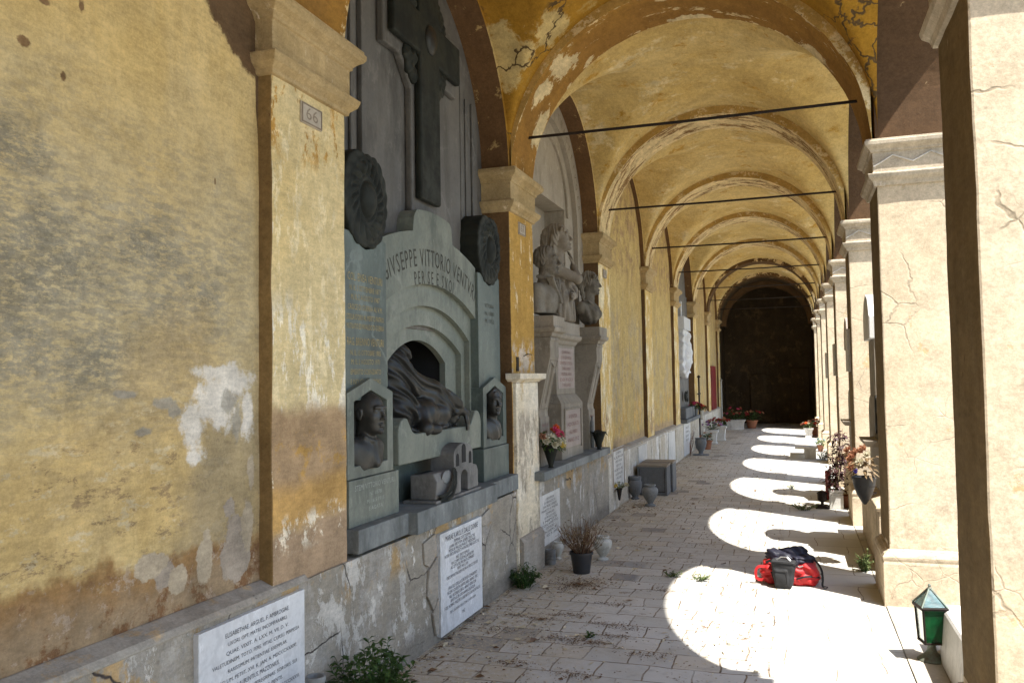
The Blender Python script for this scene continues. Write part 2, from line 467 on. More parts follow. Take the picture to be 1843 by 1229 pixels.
W = -2.27
M = {}
M['wall_near'] = plaster('ochre_wall_plaster', (.55, .425, .22), (.555, .40, .175), [
    (blobs([((W,2.3,2.0), (9,.9,.55)), ((W,2.9,2.05), (9,.35,.7))], .5, 3, .6, .5), (.42, .365, .25), 0),
    (blobs([((W,2.1,2.0), (9,.8,.55)), ((W,1.75,2.3), (9,.45,.35)), ((W,2.75,1.95), (9,.4,.45))], .8, 4, .6, .62, flake(40, .465, .53, (1,.32,1.1))), (.26, .235, .18), 0),
    (blobs([((W,2.0,2.05), (9,.22,.16)), ((W,2.3,1.72), (9,.25,.10)), ((W,1.95,1.75), (9,.2,.12)), ((W,2.62,1.85), (9,.10,.14)), ((W,1.95,2.4), (9,.14,.1)), ((W,2.5,2.15), (9,.16,.08)), ((W,2.8,2.0), (9,.12,.1))], .9, 7, .5, .62, flake(48, .45, .51, (1,.4,1))), (.20, .185, .145), 0),
    (blobs([((W,2.72,1.62), (9,.3,.32)), ((W,2.3,1.3), (9,.5,.22)), ((W,2.0,1.25), (9,.3,.25))], .6, 3.4, .35, .42), (.52, .365, .165), 0),
    (within(flake(14, .55, .60, (1,.5,1.2), (2,0,0)), .95, 1.5, .1, .3), (.33, .235, .125), 0),
    (within(flake(12, .55, .60, (1,.5,1.2), (8,0,0)), 1.0, 1.6, .1, .3), (.57, .46, .28), .1),
    (blobs([((W,3.0,1.10), (9,.28,.42)), ((W,2.95,.9), (9,.4,.22)), ((W,3.15,1.3), (9,.12,.3))], .6, 5, .5, .8), (.31, .245, .15), 0),
    (within(one, .5, .985, .04, .5), (.28, .155, .06), -.15),
    (within(one, .5, .93, .09, .4), (.29, .21, .13), -.15),
    (within(flake(5, .5, .58), .7, .98, .05, .2), (.19, .105, .055), 0),
    (within(flake(11, .55, .60), .7, 1.0, .05, .2), (.36, .275, .195), .1),
    (blobs([((W,2.93,1.58), (9,.13,.10)), ((W,3.02,1.66), (9,.13,.07)), ((W,2.79,1.47), (9,.07,.10)), ((W,2.76,1.36), (9,.05,.03)), ((W,3.12,1.52), (9,.05,.11)), ((W,2.95,1.70), (9,.16,.03))], 1.15, 15, .3, .92), (.66, .605, .52), .25),
    (blobs([((W,2.99,1.57), (9,.045,.05)), ((W,3.04,1.49), (9,.03,.07)), ((W,2.6,1.58), (9,.05,.02)), ((W,2.66,1.55), (9,.03,.02)), ((W,2.4,1.62), (9,.05,.012)), ((W,2.5,1.48), (9,.04,.015))], 1.1, 14, .35, .85), (.32, .29, .235), -.1),
    (blobs([((W,3.02,1.0), (9,.07,.14)), ((W,2.99,1.13), (9,.05,.05)), ((W,3.06,.88), (9,.07,.06)), ((W,2.62,.945), (9,.055,.055))], .95, 9, .05), (.33, .275, .215), -1.2),
    (blobs([((W,2.55,.99), (9,.08,.04)), ((W,2.68,.9), (9,.05,.05)), ((W,2.84,.93), (9,.04,.09)), ((W,3.12,1.05), (9,.04,.12)), ((W,3.14,1.25), (9,.03,.09))], .9, 10, .1), (.42, .345, .245), .3),
    (blobs([((W,1.98,2.74), (9,.022,.014)), ((W,2.13,2.68), (9,.012,.02)), ((W,2.2,2.95), (9,.012,.02)), ((W,2.05,2.9), (9,.02,.01)), ((W,2.9,2.5), (9,.006,.018))], 1.0, 26, .3), (.20, .125, .065), -.2),
    (blobs([((W,3.22,3.50), (9,.44,.46)), ((W,3.24,3.0), (9,.06,.3))], .10, 18, .03), (.13, .082, .045), -.5),
    (flake(16, .70, .73, (1,1,.7), (5,2,1)), (.24, .16, .085), -.2),
    (flake(8, .64, .76, (1,2.2,.22), (1,4,2)), (.58, .50, .37), 0),
])
def _wall(n1, c1, c2, off, lay=()):
    return plaster(n1, c1, c2, [
        (within(flake(3.2, .47, .60, (1,1,.6), off), .9, 2.6, .4, .6), (.40, .32, .20), 0),
        (within(flake(14, .55, .66, (1,.6,1), off), 1.4, 2.8, .3, .6), (.27, .225, .15), 0),
        (within(flake(5, .50, .58, (1,1,.5), off), .7, 1.35, .15, .5), (.55, .36, .14), 0),
        (within(one, .3, .83, .05, .3), (.40, .29, .17), -.2),
        (flake(7, .63, .66, (1,1,.6), off), (.66, .56, .40), .3),
        (flake(15, .70, .73, (1,1,.7), off), (.22, .14, .07), -.2),
        (within(flake(6, .5, .54, (1,1,.8), off), 3.1, 4.9, .3, .8), (.36, .25, .14), -.2),
    ]+list(lay))
M['wall_mid'] = _wall('ochre_wall_plaster_pale', (.51, .385, .175), (.46, .335, .145), (4,1,7))
M['wall_far'] = _wall('ochre_wall_plaster_far', (.46, .345, .165), (.41, .295, .13), (9,3,2))
M['pilaster'] = plaster('pilaster_limewash', (.63, .51, .29), (.60, .46, .23), [
    (within(flake(6, .53, .57, (1,1,.5), (2,6,3)), 2.72, 3.3, .08, .25), (.45, .26, .08), -.2),
    (within(flake(9, .52, .58, (1,1,.45), (1,2,3)), 1.5, 3.0, .3, .5), (.72, .60, .37), .2),
    (within(flake(7, .50, .55, (1,1,.4), (5,2,3)), 1.45, 2.0, .12, .4), (.82, .74, .58), .2),
    (within(one, 1.13, 1.52, .06, .35), (.37, .255, .15), -.2),
    (within(flake(5, .52, .6), 1.2, 1.45, .06, .2), (.44, .27, .10), 0),
    (within(one, .98, 1.2, .05, .2), (.50, .31, .125), 0),
    (within(one, .3, 1.0, .04, .22), (.37, .26, .165), -.2),
    (within(flake(8, .5, .56, (1,1,.8)), .9, 1.05, .04, .15), (.78, .68, .52), .4),
    (arris(0, .65, .02, amp=.07), (.74, .64, .46), .5), (arris(0, .65, .008, amp=.05), (.36, .24, .13), -.5),
    (flake(24, .68, .71, (1,1,.7), (5,2,1)), (.34, .19, .08), -.2),
])
M['pilaster_far'] = plaster('pilaster_limewash_far', (.62, .45, .20), (.56, .38, .14), [
    (within(flake(7, .50, .56, (1,1,.4), (1,2,3)), .6, 3.2, .3, .5), (.76, .65, .43), .2),
    (within(flake(4, .5, .6), .6, 1.2, .1, .4), (.40, .28, .16), -.2),
    (flake(20, .68, .71, (1,1,.7), (5,2,1)), (.30, .17, .07), -.2)])
M['pilaster_orange'] = plaster('pilaster_orange_wash', (.46, .285, .09), (.40, .24, .075), [
    (flake(9, .58, .61, (1,1,.35), (3,2,8)), (.74, .62, .42), .2),
    (within(flake(8, .5, .56), 1.7, 1.95, .06, .2), (.5, .42, .33), .2), (arris(0, .65, .025, amp=.09), (.62, .48, .27), .5),
    (flake(20, .68, .71, (1,1,.5), (5,2,1)), (.25, .14, .06), -.2)])
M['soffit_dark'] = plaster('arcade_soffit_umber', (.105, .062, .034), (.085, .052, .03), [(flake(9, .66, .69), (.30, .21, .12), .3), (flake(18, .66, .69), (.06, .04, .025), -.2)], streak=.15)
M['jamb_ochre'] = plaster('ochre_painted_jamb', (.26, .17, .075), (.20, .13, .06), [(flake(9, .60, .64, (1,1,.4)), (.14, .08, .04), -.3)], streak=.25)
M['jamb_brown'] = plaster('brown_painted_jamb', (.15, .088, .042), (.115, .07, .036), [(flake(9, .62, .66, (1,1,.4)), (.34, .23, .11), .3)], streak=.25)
M['pier_inner_shade'] = plaster('pier_shade_brown', (.20, .145, .078), (.17, .12, .062), [(flake(9, .62, .66, (1,1,.35)), (.13, .09, .05), 0), (flake(7, .66, .70, (1,1,.3), (4,4,4)), (.36, .28, .18), .2)], streak=.3)  # corridor face of the piers: its shade is put into this darker brown
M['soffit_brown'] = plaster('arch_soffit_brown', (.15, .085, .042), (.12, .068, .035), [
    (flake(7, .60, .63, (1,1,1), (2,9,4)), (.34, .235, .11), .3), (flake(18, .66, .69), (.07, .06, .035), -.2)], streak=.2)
def _soff(nm, c1, c2, lo, off, cream=(.66,.52,.30), extra=()):
    return plaster(nm, c1, c2, [
        (flake(3.6, lo, lo+.03, (.55, 1.6, .55), off, 9), cream, .5),
        (flake(13, lo+.06, lo+.09, (.5,1.5,.5), off), cream, .4),
        (arris(.02, .63, .05, amp=.14), cream, .5), (flake(17, .68, .71, (1,1,1), off), (.2, .11, .05), -.2)]+list(extra), streak=.2)
M['arch_ochre'] = _soff('arch_soffit_ochre', (.32, .175, .050), (.26, .14, .045), .60, (1,3,2), extra=[(blobs([((-1.74,6.78,4.28),(.16,.2,.14)), ((-1.92,6.75,4.05),(.10,.16,.16)), ((-2.08,7.05,3.85),(.09,.12,.3)), ((-1.55,7.1,4.42),(.14,.06,.06)), ((.22,7.12,4.2),(.14,.09,.14)), ((-.75,7.15,4.7),(.2,.05,.06)), ((-.9,6.7,4.7),(.06,.05,.06))], 1.0, 12, .1), (.62, .50, .30), .5)])
M['arch_flaked'] = _soff('arch_soffit_flaked', (.25, .145, .062), (.20, .115, .052), .465, (7,2,5))
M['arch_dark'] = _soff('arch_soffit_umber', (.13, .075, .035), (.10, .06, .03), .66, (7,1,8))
M['vault_orange'] = plaster('vault_orange_plaster', (.36, .20, .042), (.28, .15, .034), [
    (flake(2.4, .57, .66, (1,1,1), (3,4,1)), (.42, .29, .11), 0),
    (flake(1.8, .60, .66, (1,1,1), (8,4,2)), (.15, .085, .035), 0),
    (flake(9, .64, .67), (.48, .34, .15), .3),
    (blobs([((-2.08,6.15,4.15), (.22,.26,.28)), ((-1.75,6.35,4.45), (.15,.2,.15))], .9, 8, .15), (.50, .38, .18), .3),
    (lambda n: n.m('MULTIPLY', n.ss(n.vor(1.5, 'DISTANCE_TO_EDGE', n.vmath('ADD', n.pos, n.vmath('MULTIPLY', n.noise(3, 4, .6, color=True), (.5,.5,.5)))), .022, .006), n.ss(n.noise(.8, 2), .5, .56)), (.10, .065, .032), -.6)], streak=.15)
M['vault_yellow'] = plaster('vault_yellow_plaster', (.57, .43, .205), (.52, .37, .15), [
    (flake(1.9, .54, .62, (1,1,1), (3,4,1)), (.62, .50, .29), 0),
    (flake(3.1, .56, .66, (1,1,1), (5,1,1)), (.42, .245, .06), 0),
    (flake(8, .66, .69, (1,1,1), (2,2,2)), (.60, .51, .36), .4),
    (flake(20, .70, .72), (.34, .21, .09), -.2)], streak=.12)
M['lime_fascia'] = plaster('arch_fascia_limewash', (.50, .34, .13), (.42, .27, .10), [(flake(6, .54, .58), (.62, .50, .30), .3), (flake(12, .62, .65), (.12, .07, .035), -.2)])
M['capital'] = plaster('sandstone_capital', (.42, .315, .175), (.36, .26, .13), [
    (flake(9, .58, .66, (1,1,.3)), (.66, .55, .40), 0), (flake(6, .64, .70), (.22, .14, .08), 0)], bump=.5)
M['capital_grey'] = plaster('grey_sandstone_capital', (.50, .43, .33), (.42, .35, .26), [
    (flake(9, .58, .66, (1,1,.3)), (.62, .55, .45), 0), (flake(6, .62, .70), (.20, .15, .10), 0)], bump=.5)
def crack(scale, off, lo=.50, w=.012):
    def f(n):
        v = n.vmath('ADD', n.scaled((1,1,1), off=off), n.vmath('MULTIPLY', n.noise(3.5, 4, .6, color=True), (.12,.12,.12)))
        return n.m('MULTIPLY', n.ss(n.vor(scale, 'DISTANCE_TO_EDGE', v), w, w*.2), n.ss(n.noise(1.6, 2, .5, n.scaled((1,1,1), off=off)), lo, lo+.08))
    return f
M['pier'] = plaster('pier_cream_plaster', (.60, .505, .375), (.56, .455, .32), [
    (crack(2.1, (2,1,5), .47, .012), (.42, .345, .25), -.5), (crack(4.5, (5,1,2), .60, .02), (.42, .34, .25), -.4),
    (flake(3, .60, .64), (.50, .37, .22), -.2), (flake(10, .68, .71), (.36, .27, .18), -.4), (within(flake(5, .46, .56), -.2, .75, .15, .4), (.50, .41, .295), 0),
    (arris(.615, 1.09, .012, 0, .06), (.40, .32, .22), -.6),
    (flake(7, .62, .70, (1,1,.3), (4,4,4)), (.68, .58, .43), 0)], streak=.2)
M['pier_shade'] = M['pier']
M['dado'] = plaster('dado_grey_plaster', (.315, .28, .225), (.275, .24, .19), [
    (flake(2.2, .50, .58, (1,1,.8), (9,1,3), 9), (.35, .32, .275), 0),
    (flake(2.6, .545, .565, (1,1,.6), (6,1,3), 10), (.50, .465, .41), .5),
    (flake(6, .60, .63, (1,1,.5), (3,1,3), 9), (.60, .56, .50), .4),
    (within(flake(2.5, .5, .56, (1,1,.6), (1,8,1)), .55, .8, .05, .1), (.40, .28, .15), 0),
    (within(one, -.2, .12, .05, .15), (.22, .195, .16), 0),
    (flake(12, .66, .70, (1,1,.5), (1,1,9)), (.16, .13, .10), -.3),
    (crack(2.0, (1,1,1), .5, .012), (.06, .05, .045), -1.)], bump=.5, streak=.25)
M['dado_ledge'] = plaster('dado_ledge_stone', (.36, .33, .28), (.31, .27, .22), [(flake(5, .55, .65), (.45, .33, .2), 0), (flake(14, .64, .68), (.15, .12, .09), -.3)], bump=.5)
M['dado_white'] = plaster('dado_whitewash', (.52, .47, .385), (.46, .40, .31), [
    (flake(3.5, .52, .57, (1,1,.3), (6,1,3), 8), (.70, .665, .60), .3), (flake(5, .58, .66, (1,1,.2), (2,1,8)), (.32, .28, .22), 0),
    (flake(12, .67, .70, (1,1,.5), (1,1,9)), (.20, .15, .10), -.3)], streak=.6)
M['col_white'] = plaster('peeling_white_plaster', (.72, .66, .55), (.66, .56, .40), [
    (flake(5, .56, .64, (1,1,.4)), (.55, .42, .25), 0), (within(flake(3, .47, .52, (1,1,.5), (2,2,2)), .3, 1.35, .1, .5), (.40, .34, .26), -.4),
    (flake(16, .68, .71), (.3, .2, .12), -.3)])

def stone(name, c1, c2, vein=None, rough=.6, stain=(.2,.2,.2), sk=.5, bump=.15, spec=.35):
    n = NT(name); b = n.noise(1.6, 6, .65); f = n.noise(45, 3, .6)
    c = n.mix(n.ss(b, .35, .65), c1, c2)
    s1 = n.noise(6, 5, .65, n.scaled((1,1,.12)))
    c = n.mix(n.m('MULTIPLY', n.ss(s1, .48, .75), sk), c, stain)
    s2 = n.noise(5, 5, .65, n.scaled((1,1,.14), off=(5,3,1)))
    c = n.mix(n.m('MULTIPLY', n.ss(s2, .55, .8), sk*.8), c, tuple(min(1, x*1.35+.03) for x in c1))
    c = n.mix(n.ss(n.noise(3.3, 8, .72, n.scaled((1,1,.45), off=(2,5,9))), .50, .64, 0, .55), c, tuple(x*.62 for x in stain))
    c = n.mix(n.ss(n.noise(9, 9, .78, n.scaled((1,1,.6), off=(7,5,9))), .54, .66, 0, .4), c, tuple(min(1, x*1.5+.02) for x in c1))
    c = n.mix(n.ss(f, .4, .75, 0, .3), c, tuple(x*.6 for x in c2))
    if vein:
        v = n.vmath('ADD', n.pos, n.vmath('MULTIPLY', n.noise(2.5, 5, .6, color=True), (.6,.6,.6)))
        e = n.ss(n.vor(1.3, 'DISTANCE_TO_EDGE', v), .03, .0)
        c = n.mix(n.m('MULTIPLY', e, n.ss(n.noise(2, 3), .45, .6, 0, .6)), c, vein)
    return n.done(c, n.ss(b, .3, .7, rough*.85, min(1, rough*1.15)), n.bump(n.m('ADD', n.m('MULTIPLY', f, .5), b), bump, .006), spec=spec)
M['green_marble'] = stone('grey_green_marble', (.118, .142, .122), (.09, .11, .097), (.19, .22, .2), .5, (.06, .075, .07), .6)
M['green_light'] = stone('weathered_green_marble', (.20, .21, .168), (.14, .156, .13), (.26,.26,.22), .6, (.10, .11, .09), .7)
M['slab_grey'] = stone('grey_marble_slab', (.135, .126, .112), (.11, .104, .096), (.18,.17,.16), .6, (.075, .068, .058), .8)
M['sill_stone'] = stone('grey_sill_stone', (.21, .218, .205), (.155, .165, .158), None, .75, (.085, .088, .08), .8, .3)
M['model_stone'] = stone('brown_grey_stone', (.20, .19, .172), (.14, .135, .125), None, .75, (.06, .056, .05), .7, .4)
M['grey_stone'] = stone('dark_grey_stone', (.15, .155, .155), (.115, .12, .122), None, .75, (.10,.10,.095), .5, .3)
M['urn_stone'] = stone('grey_urn_stone', (.23, .235, .225), (.165, .17, .165), None, .7, (.13,.125,.11), .5, .3)
M['urn_white'] = stone('pale_urn_stone', (.50, .48, .42), (.38, .37, .33), None, .6, (.25,.24,.2), .5, .3)
M['white_marble'] = stone('white_marble', (.66, .66, .655), (.60, .60, .60), (.50,.5,.5), .4, (.60,.59,.56), .35, .06)
M['white_dirty'] = stone('stained_white_marble', (.62, .60, .56), (.52, .50, .46), None, .55, (.32,.29,.25), .5, .15)
M['beige_stone'] = stone('beige_tomb_stone', (.29, .25, .195), (.24, .205, .155), None, .75, (.19,.15,.105), .6, .3)
M['pale_stone'] = stone('pale_marble_surround', (.36, .315, .25), (.30, .26, .205), (.3,.25,.2), .6, (.28,.23,.165), .5, .15)
M['pink_stone'] = stone('pinkish_tablet', (.34, .275, .235), (.29, .235, .20), None, .6, (.28,.22,.18), .4, .12)
M['statue'] = stone('weathered_statue_stone', (.215, .19, .15), (.12, .103, .08), None, .8, (.085,.072,.058), .8, .4, .2)
M['statue_pale'] = stone('paler_statue_stone', (.28, .24, .185), (.19, .16, .125), None, .75, (.14,.12,.095), .7, .3, .2)
def bronze(name, c1, c2, rough=.5, metal=.55):
    n = NT(name); b = n.noise(5, 6, .65); f = n.noise(40, 4, .6)
    c = n.mix(n.ss(b, .35, .65), c1, c2); s1 = n.noise(12, 4, .6, n.scaled((1,1,.2)))
    c = n.mix(n.ss(s1, .6, .8, 0, .5), c, (.042,.05,.042))
    return n.done(c, n.ss(b, .3, .7, rough*.8, rough*1.2), n.bump(f, .15, .003), metal, .3)
M['bronze'] = bronze('dark_bronze', (.045, .044, .040), (.028, .028, .026), .42, .5)
M['bronze_green'] = bronze('green_black_bronze', (.018, .020, .014), (.010, .0115, .009), .72, .05)
M['bronze_light'] = bronze('worn_bronze', (.075, .071, .062), (.048, .046, .041), .45, .45)
M['black'] = simple('niche_black', (.02, .019, .018), .9)
M['gold'] = simple('gilt_letters', (.40, .31, .13), .5, .3, .4)
M['ink'] = simple('carved_letters', (.085, .085, .095), .9, 0, .3)
M['ink_grey'] = simple('worn_letters', (.065, .062, .05), .9, 0, .3)
M['ink_pale'] = simple('pale_letters', (.36, .38, .33), .8, 0, .3)
M['ink_red'] = simple('red_letters', (.27, .14, .115), .9, 0, .3)
M['ink_brown'] = simple('brown_letters', (.20, .15, .10), .9, 0, .3)
M['plate_wall'] = simple('faded_plate', (.47, .40, .31), .7)
M['plate_ink'] = simple('faded_plate_letters', (.27, .21, .15), .8)
M['iron'] = simple('rusty_iron', (.035, .024, .018), .75, .4, .5, 30)
M['wire'] = simple('dark_wire', (.05, .045, .04), .6, .6)
M['plastic_black'] = simple('black_plastic', (.022, .023, .026), .5, 0, .3, 15, .5)
M['soil'] = simple('potting_soil', (.06, .04, .025), .95, 0, .5, 60, .1, .6)
M['terracotta'] = simple('terracotta', (.30, .12, .06), .8)
M['red_cloth'] = simple('red_nylon', (.50, .014, .016), .55, 0, .3, 25, .4, .3)
M['navy_cloth'] = simple('navy_nylon', (.009, .009, .022), .6, 0, .3, 25)
M['grey_cloth'] = simple('charcoal_canvas', (.028, .028, .029), .75, 0, .25, 40, .3, .3)
M['black_cloth'] = simple('black_webbing', (.012, .012, .014), .7, 0, .3, 40)
M['zip_metal'] = simple('zip_metal', (.4, .4, .4), .35, .8)
M['paint_red'] = simple('red_paint', (.20, .014, .012), .6, 0, .4, 8)
M['pipe_grey'] = simple('zinc_pipe', (.35, .35, .33), .5, .4)
M['copper_green'] = simple('verdigris_metal', (.11, .085, .06), .6, .3, .4, 30, c2=(.16,.22,.18))
def leafmat(name, c1, c2, trans=.35):
    n = NT(name); oi = n.N.new('ShaderNodeObjectInfo'); nz = n.noise(60, 2); nz2 = n.noise(14, 3)
    c = n.mix(n.ss(n.m('ADD', n.m('MULTIPLY', nz, .5), n.m('MULTIPLY', nz2, .5)), .38, .62), c1, c2)
    m = n.done(c, .55, spec=.3)
    tr = n.N.new('ShaderNodeBsdfTranslucent'); n.L.new(c, tr.inputs[0]); ms = n.N.new('ShaderNodeMixShader'); ms.inputs[0].default_value = trans
    out = n.N['Material Output']; n.L.new(n.bsdf.outputs[0], ms.inputs[1]); n.L.new(tr.outputs[0], ms.inputs[2]); n.L.new(ms.outputs[0], out.inputs[0])
    return m
M['leaf'] = leafmat('weed_leaf', (.035, .075, .018), (.07, .125, .03))
M['leaf_pale'] = leafmat('pale_weed_leaf', (.10, .14, .045), (.17, .2, .08))
M['leaf_dry'] = leafmat('dry_leaf', (.13, .085, .04), (.24, .16, .08), .2)
M['leaf_red'] = leafmat('dark_red_leaf', (.032, .011, .013), (.075, .028, .026), .15)
M['twig'] = simple('dead_twig', (.22, .155, .095), .9, 0, .5, 40)
M['twig_brown'] = simple('dead_flower_stalk', (.16, .075, .04), .9, 0, .5, 40)
M['straw'] = leafmat('straw_litter', (.44, .36, .23), (.62, .54, .38), .1)
M['litter_brown'] = leafmat('brown_litter', (.11, .06, .03), (.20, .11, .055), .1)
for k, c1, c2 in (('fl_pink', (.60,.05,.14), (.72,.12,.22)), ('fl_orange', (.68,.10,.03), (.78,.22,.06)), ('fl_cream', (.52,.47,.32), (.62,.58,.45)),
                  ('fl_red', (.24,.018,.02), (.36,.04,.04)), ('fl_rust', (.30,.12,.07), (.42,.22,.12)), ('fl_blue', (.10,.08,.5), (.18,.14,.62)), ('fl_yellow', (.6,.42,.06), (.7,.55,.15)), ('fl_sky', (.30,.5,.55), (.4,.6,.65)), ('fl_violet', (.28,.12,.25), (.42,.25,.4))):
    M[k] = leafmat('petal_'+k[3:], c1, c2, .25)
def glass(name, c):
    n = NT(name); nz = n.noise(18, 4, .6); m = n.done(n.mix(n.ss(nz, .3, .7), tuple(x*.35 for x in c), c), .25, n.bump(nz, .4, .004), 0, .5)
    n.bsdf.inputs['Transmission Weight'].default_value = .55; return m
M['glass_green'] = glass('green_glass', (.008, .15, .045)); M['glass_blue'] = glass('blue_green_glass', (.09, .24, .25))

# paving: small worn bricks on the wall side, pale flagstones on the arcade side, dirt and straw in the joints
def paving():
    n = NT('worn_brick_paving')
    wob = n.vmath('MULTIPLY', n.vmath('SUBTRACT', n.noise(2.4, 3, .5, color=True), (.5,.5,.5)), (.09,.09,0))
    p = n.vmath('ADD', n.pos, wob)
    def brick(w, h, mort, off):
        b = n.N.new('ShaderNodeTexBrick'); n.L.new(n.scaled((1,1,0), p, off), b.inputs['Vector'])
        b.inputs['Scale'].default_value = 1; b.inputs['Brick Width'].default_value = w; b.inputs['Row Height'].default_value = h
        b.inputs['Mortar Size'].default_value = mort; b.inputs['Mortar Smooth'].default_value = .3; b.inputs['Bias'].default_value = 0
        b.inputs['Color1'].default_value = (0,0,0,1); b.inputs['Color2'].default_value = (1,1,1,1); b.inputs['Mortar'].default_value = (.5,.5,.5,1)
        return b.outputs['Color'], b.outputs['Fac']
    c1, f1 = brick(.262, .245, .0055, (.05,.02,0)); c2, f2 = brick(.52, .40, .004, (.14+.47,.1,0))
    xs = n.sep()[0]
    right = n.ss(xs, -.145, -.140)
    bt = n.mix(right, c1, c2); bf = n.mix(right, f1, f2)
    base = n.mix(bt, (.42, .405, .365), (.54, .52, .475))
    base = n.mix(n.m('MULTIPLY', n.ss(bt, .16, .08), n.ss(xs, -1.25, -1.3)), base, (.20, .20, .205))
    base = n.mix(n.m('MULTIPLY', n.ss(bt, .86, .93), .6), base, (.46, .40, .31))
    hue = n.noise(2.3, 3, .6, n.scaled((1,1,1), off=(3,3,3)))
    base = n.mix(n.ss(hue, .45, .7, 0, .5), base, (.40, .35, .275))
    base = n.mix(n.ss(n.noise(7, 5, .65), .52, .75, 0, .5), base, (.25, .235, .21))
    base = n.mix(n.m('MULTIPLY', right, .75), base, n.mix(bt, (.50, .48, .425), (.55, .53, .47)))
    sp = n.noise(90, 3, .7)
    base = n.mix(n.ss(sp, .58, .7, 0, .5), base, (.46, .39, .27))
    dirtn = n.noise(3.2, 6, .68, n.scaled((1,1,1), off=(1,9,0)))
    # dusty dirt drifts towards the wall
    drift = n.m('MULTIPLY', n.ss(n.m('ADD', xs, n.m('MULTIPLY', n.m('SUBTRACT', dirtn, .5), 1.6)), -.95, -2.0), n.ss(n.noise(26, 4, .7), .3, .62))
    base = n.mix(n.m('MULTIPLY', drift, .9), base, (.42, .35, .245))
    jm = n.m('MULTIPLY', n.ss(bf, .2, .8), n.ss(dirtn, .34, .58, .22, 1.))
    base = n.mix(jm, base, n.mix(n.ss(n.noise(14, 4), .4, .6), (.13, .10, .07), (.25, .185, .12)))
    wide = n.m('MULTIPLY', n.ss(n.noise(5, 6, .7, n.scaled((1,1,1), off=(7,2,0))), .60, .66), n.m('SUBTRACT', 1., right))
    base = n.mix(n.m('MULTIPLY', wide, n.ss(n.noise(60, 3), .4, .55)), base, (.17, .115, .07))
    h = n.m('ADD', n.m('MULTIPLY', n.m('SUBTRACT', 1., bf), n.mix(right, (.8,.8,.8), (.35,.35,.35))), n.m('ADD', n.m('MULTIPLY', n.noise(11, 5, .65), .55), n.m('MULTIPLY', bt, .25)))
    return n.done(base, .88, n.bump(h, .7, .012), spec=.2)
M['paving'] = paving()
M['threshold'] = stone('threshold_slabs', (.50, .46, .39), (.44, .40, .33), None, .8, (.33,.29,.23), .4, .3)
M['ground'] = simple('sandy_gravel_ground', (.33, .31, .25), .95, 0, .3, 8, .2, .4)
M['roof_tile'] = simple('roof_tile', (.30, .16, .09), .9, 0, .4, 6)
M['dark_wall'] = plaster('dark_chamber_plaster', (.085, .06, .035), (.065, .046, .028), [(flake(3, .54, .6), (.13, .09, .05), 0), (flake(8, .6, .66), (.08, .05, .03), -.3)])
# ------------------------------------------------------------------ the portico: one building
WL, WR, TH = -2.2, .615, .475
PITCH, DEP = 3.35, .65
def YK(k): return 3.2+PITCH*k
K0, K1 = -3, 7
YA, YB = YK(K0), YK(K1)+DEP
YEND = 30.6
XC, ZC, RA = -.80, 3.32, 1.39
XO = WR+TH
ZTOP = 5.15

floor = MB()
floor.add([(-2.6, YA-2, 0), (.57, YA-2, 0), (.57, YEND+.3, 0), (-2.6, YEND+.3, 0)], [(0,1,2,3)])
tag(floor.build('floor', M['paving']), kind='structure')
th = MB(); yy = YA-2
while yy < YEND:
    L = 1.12; th.gbox(.574, 1.42, yy, yy+L-.008, -.15, .003+.003*random.random(), .3, .002); yy += L
tag(th.build('threshold', M['threshold'], bevel=.006), kind='structure')
gr = MB(); gr.add([(-900,-900,-.2), (900,-900,-.2), (900,900,-.2), (-900,900,-.2)], [(0,1,2,3)])
tag(gr.build('ground', M['ground']), kind='structure')

B = thing('portico', (-.8, 12, 0), 'long vaulted cemetery arcade with flaking ochre plaster and iron tie rods', 'building')

RECESS = {-3:-2.27, -2:-2.27, -1:-2.27, 0:-2.44, 1:-2.44, 2:-2.26, 3:-2.26, 4:-2.36, 5:-2.26, 6:-2.26}
WM = {-3:'wall_near', -2:'wall_near', -1:'wall_near', 0:'slab_grey', 1:'pale_stone', 2:'wall_mid', 3:'wall_mid', 4:'slab_grey', 5:'wall_far', 6:'wall_far'}
def arc(yc, zc, r, a0, a1, n):
    return [(yc+r*math.cos(a0+(a1-a0)*i/n), zc+r*math.sin(a0+(a1-a0)*i/n)) for i in range(n+1)]

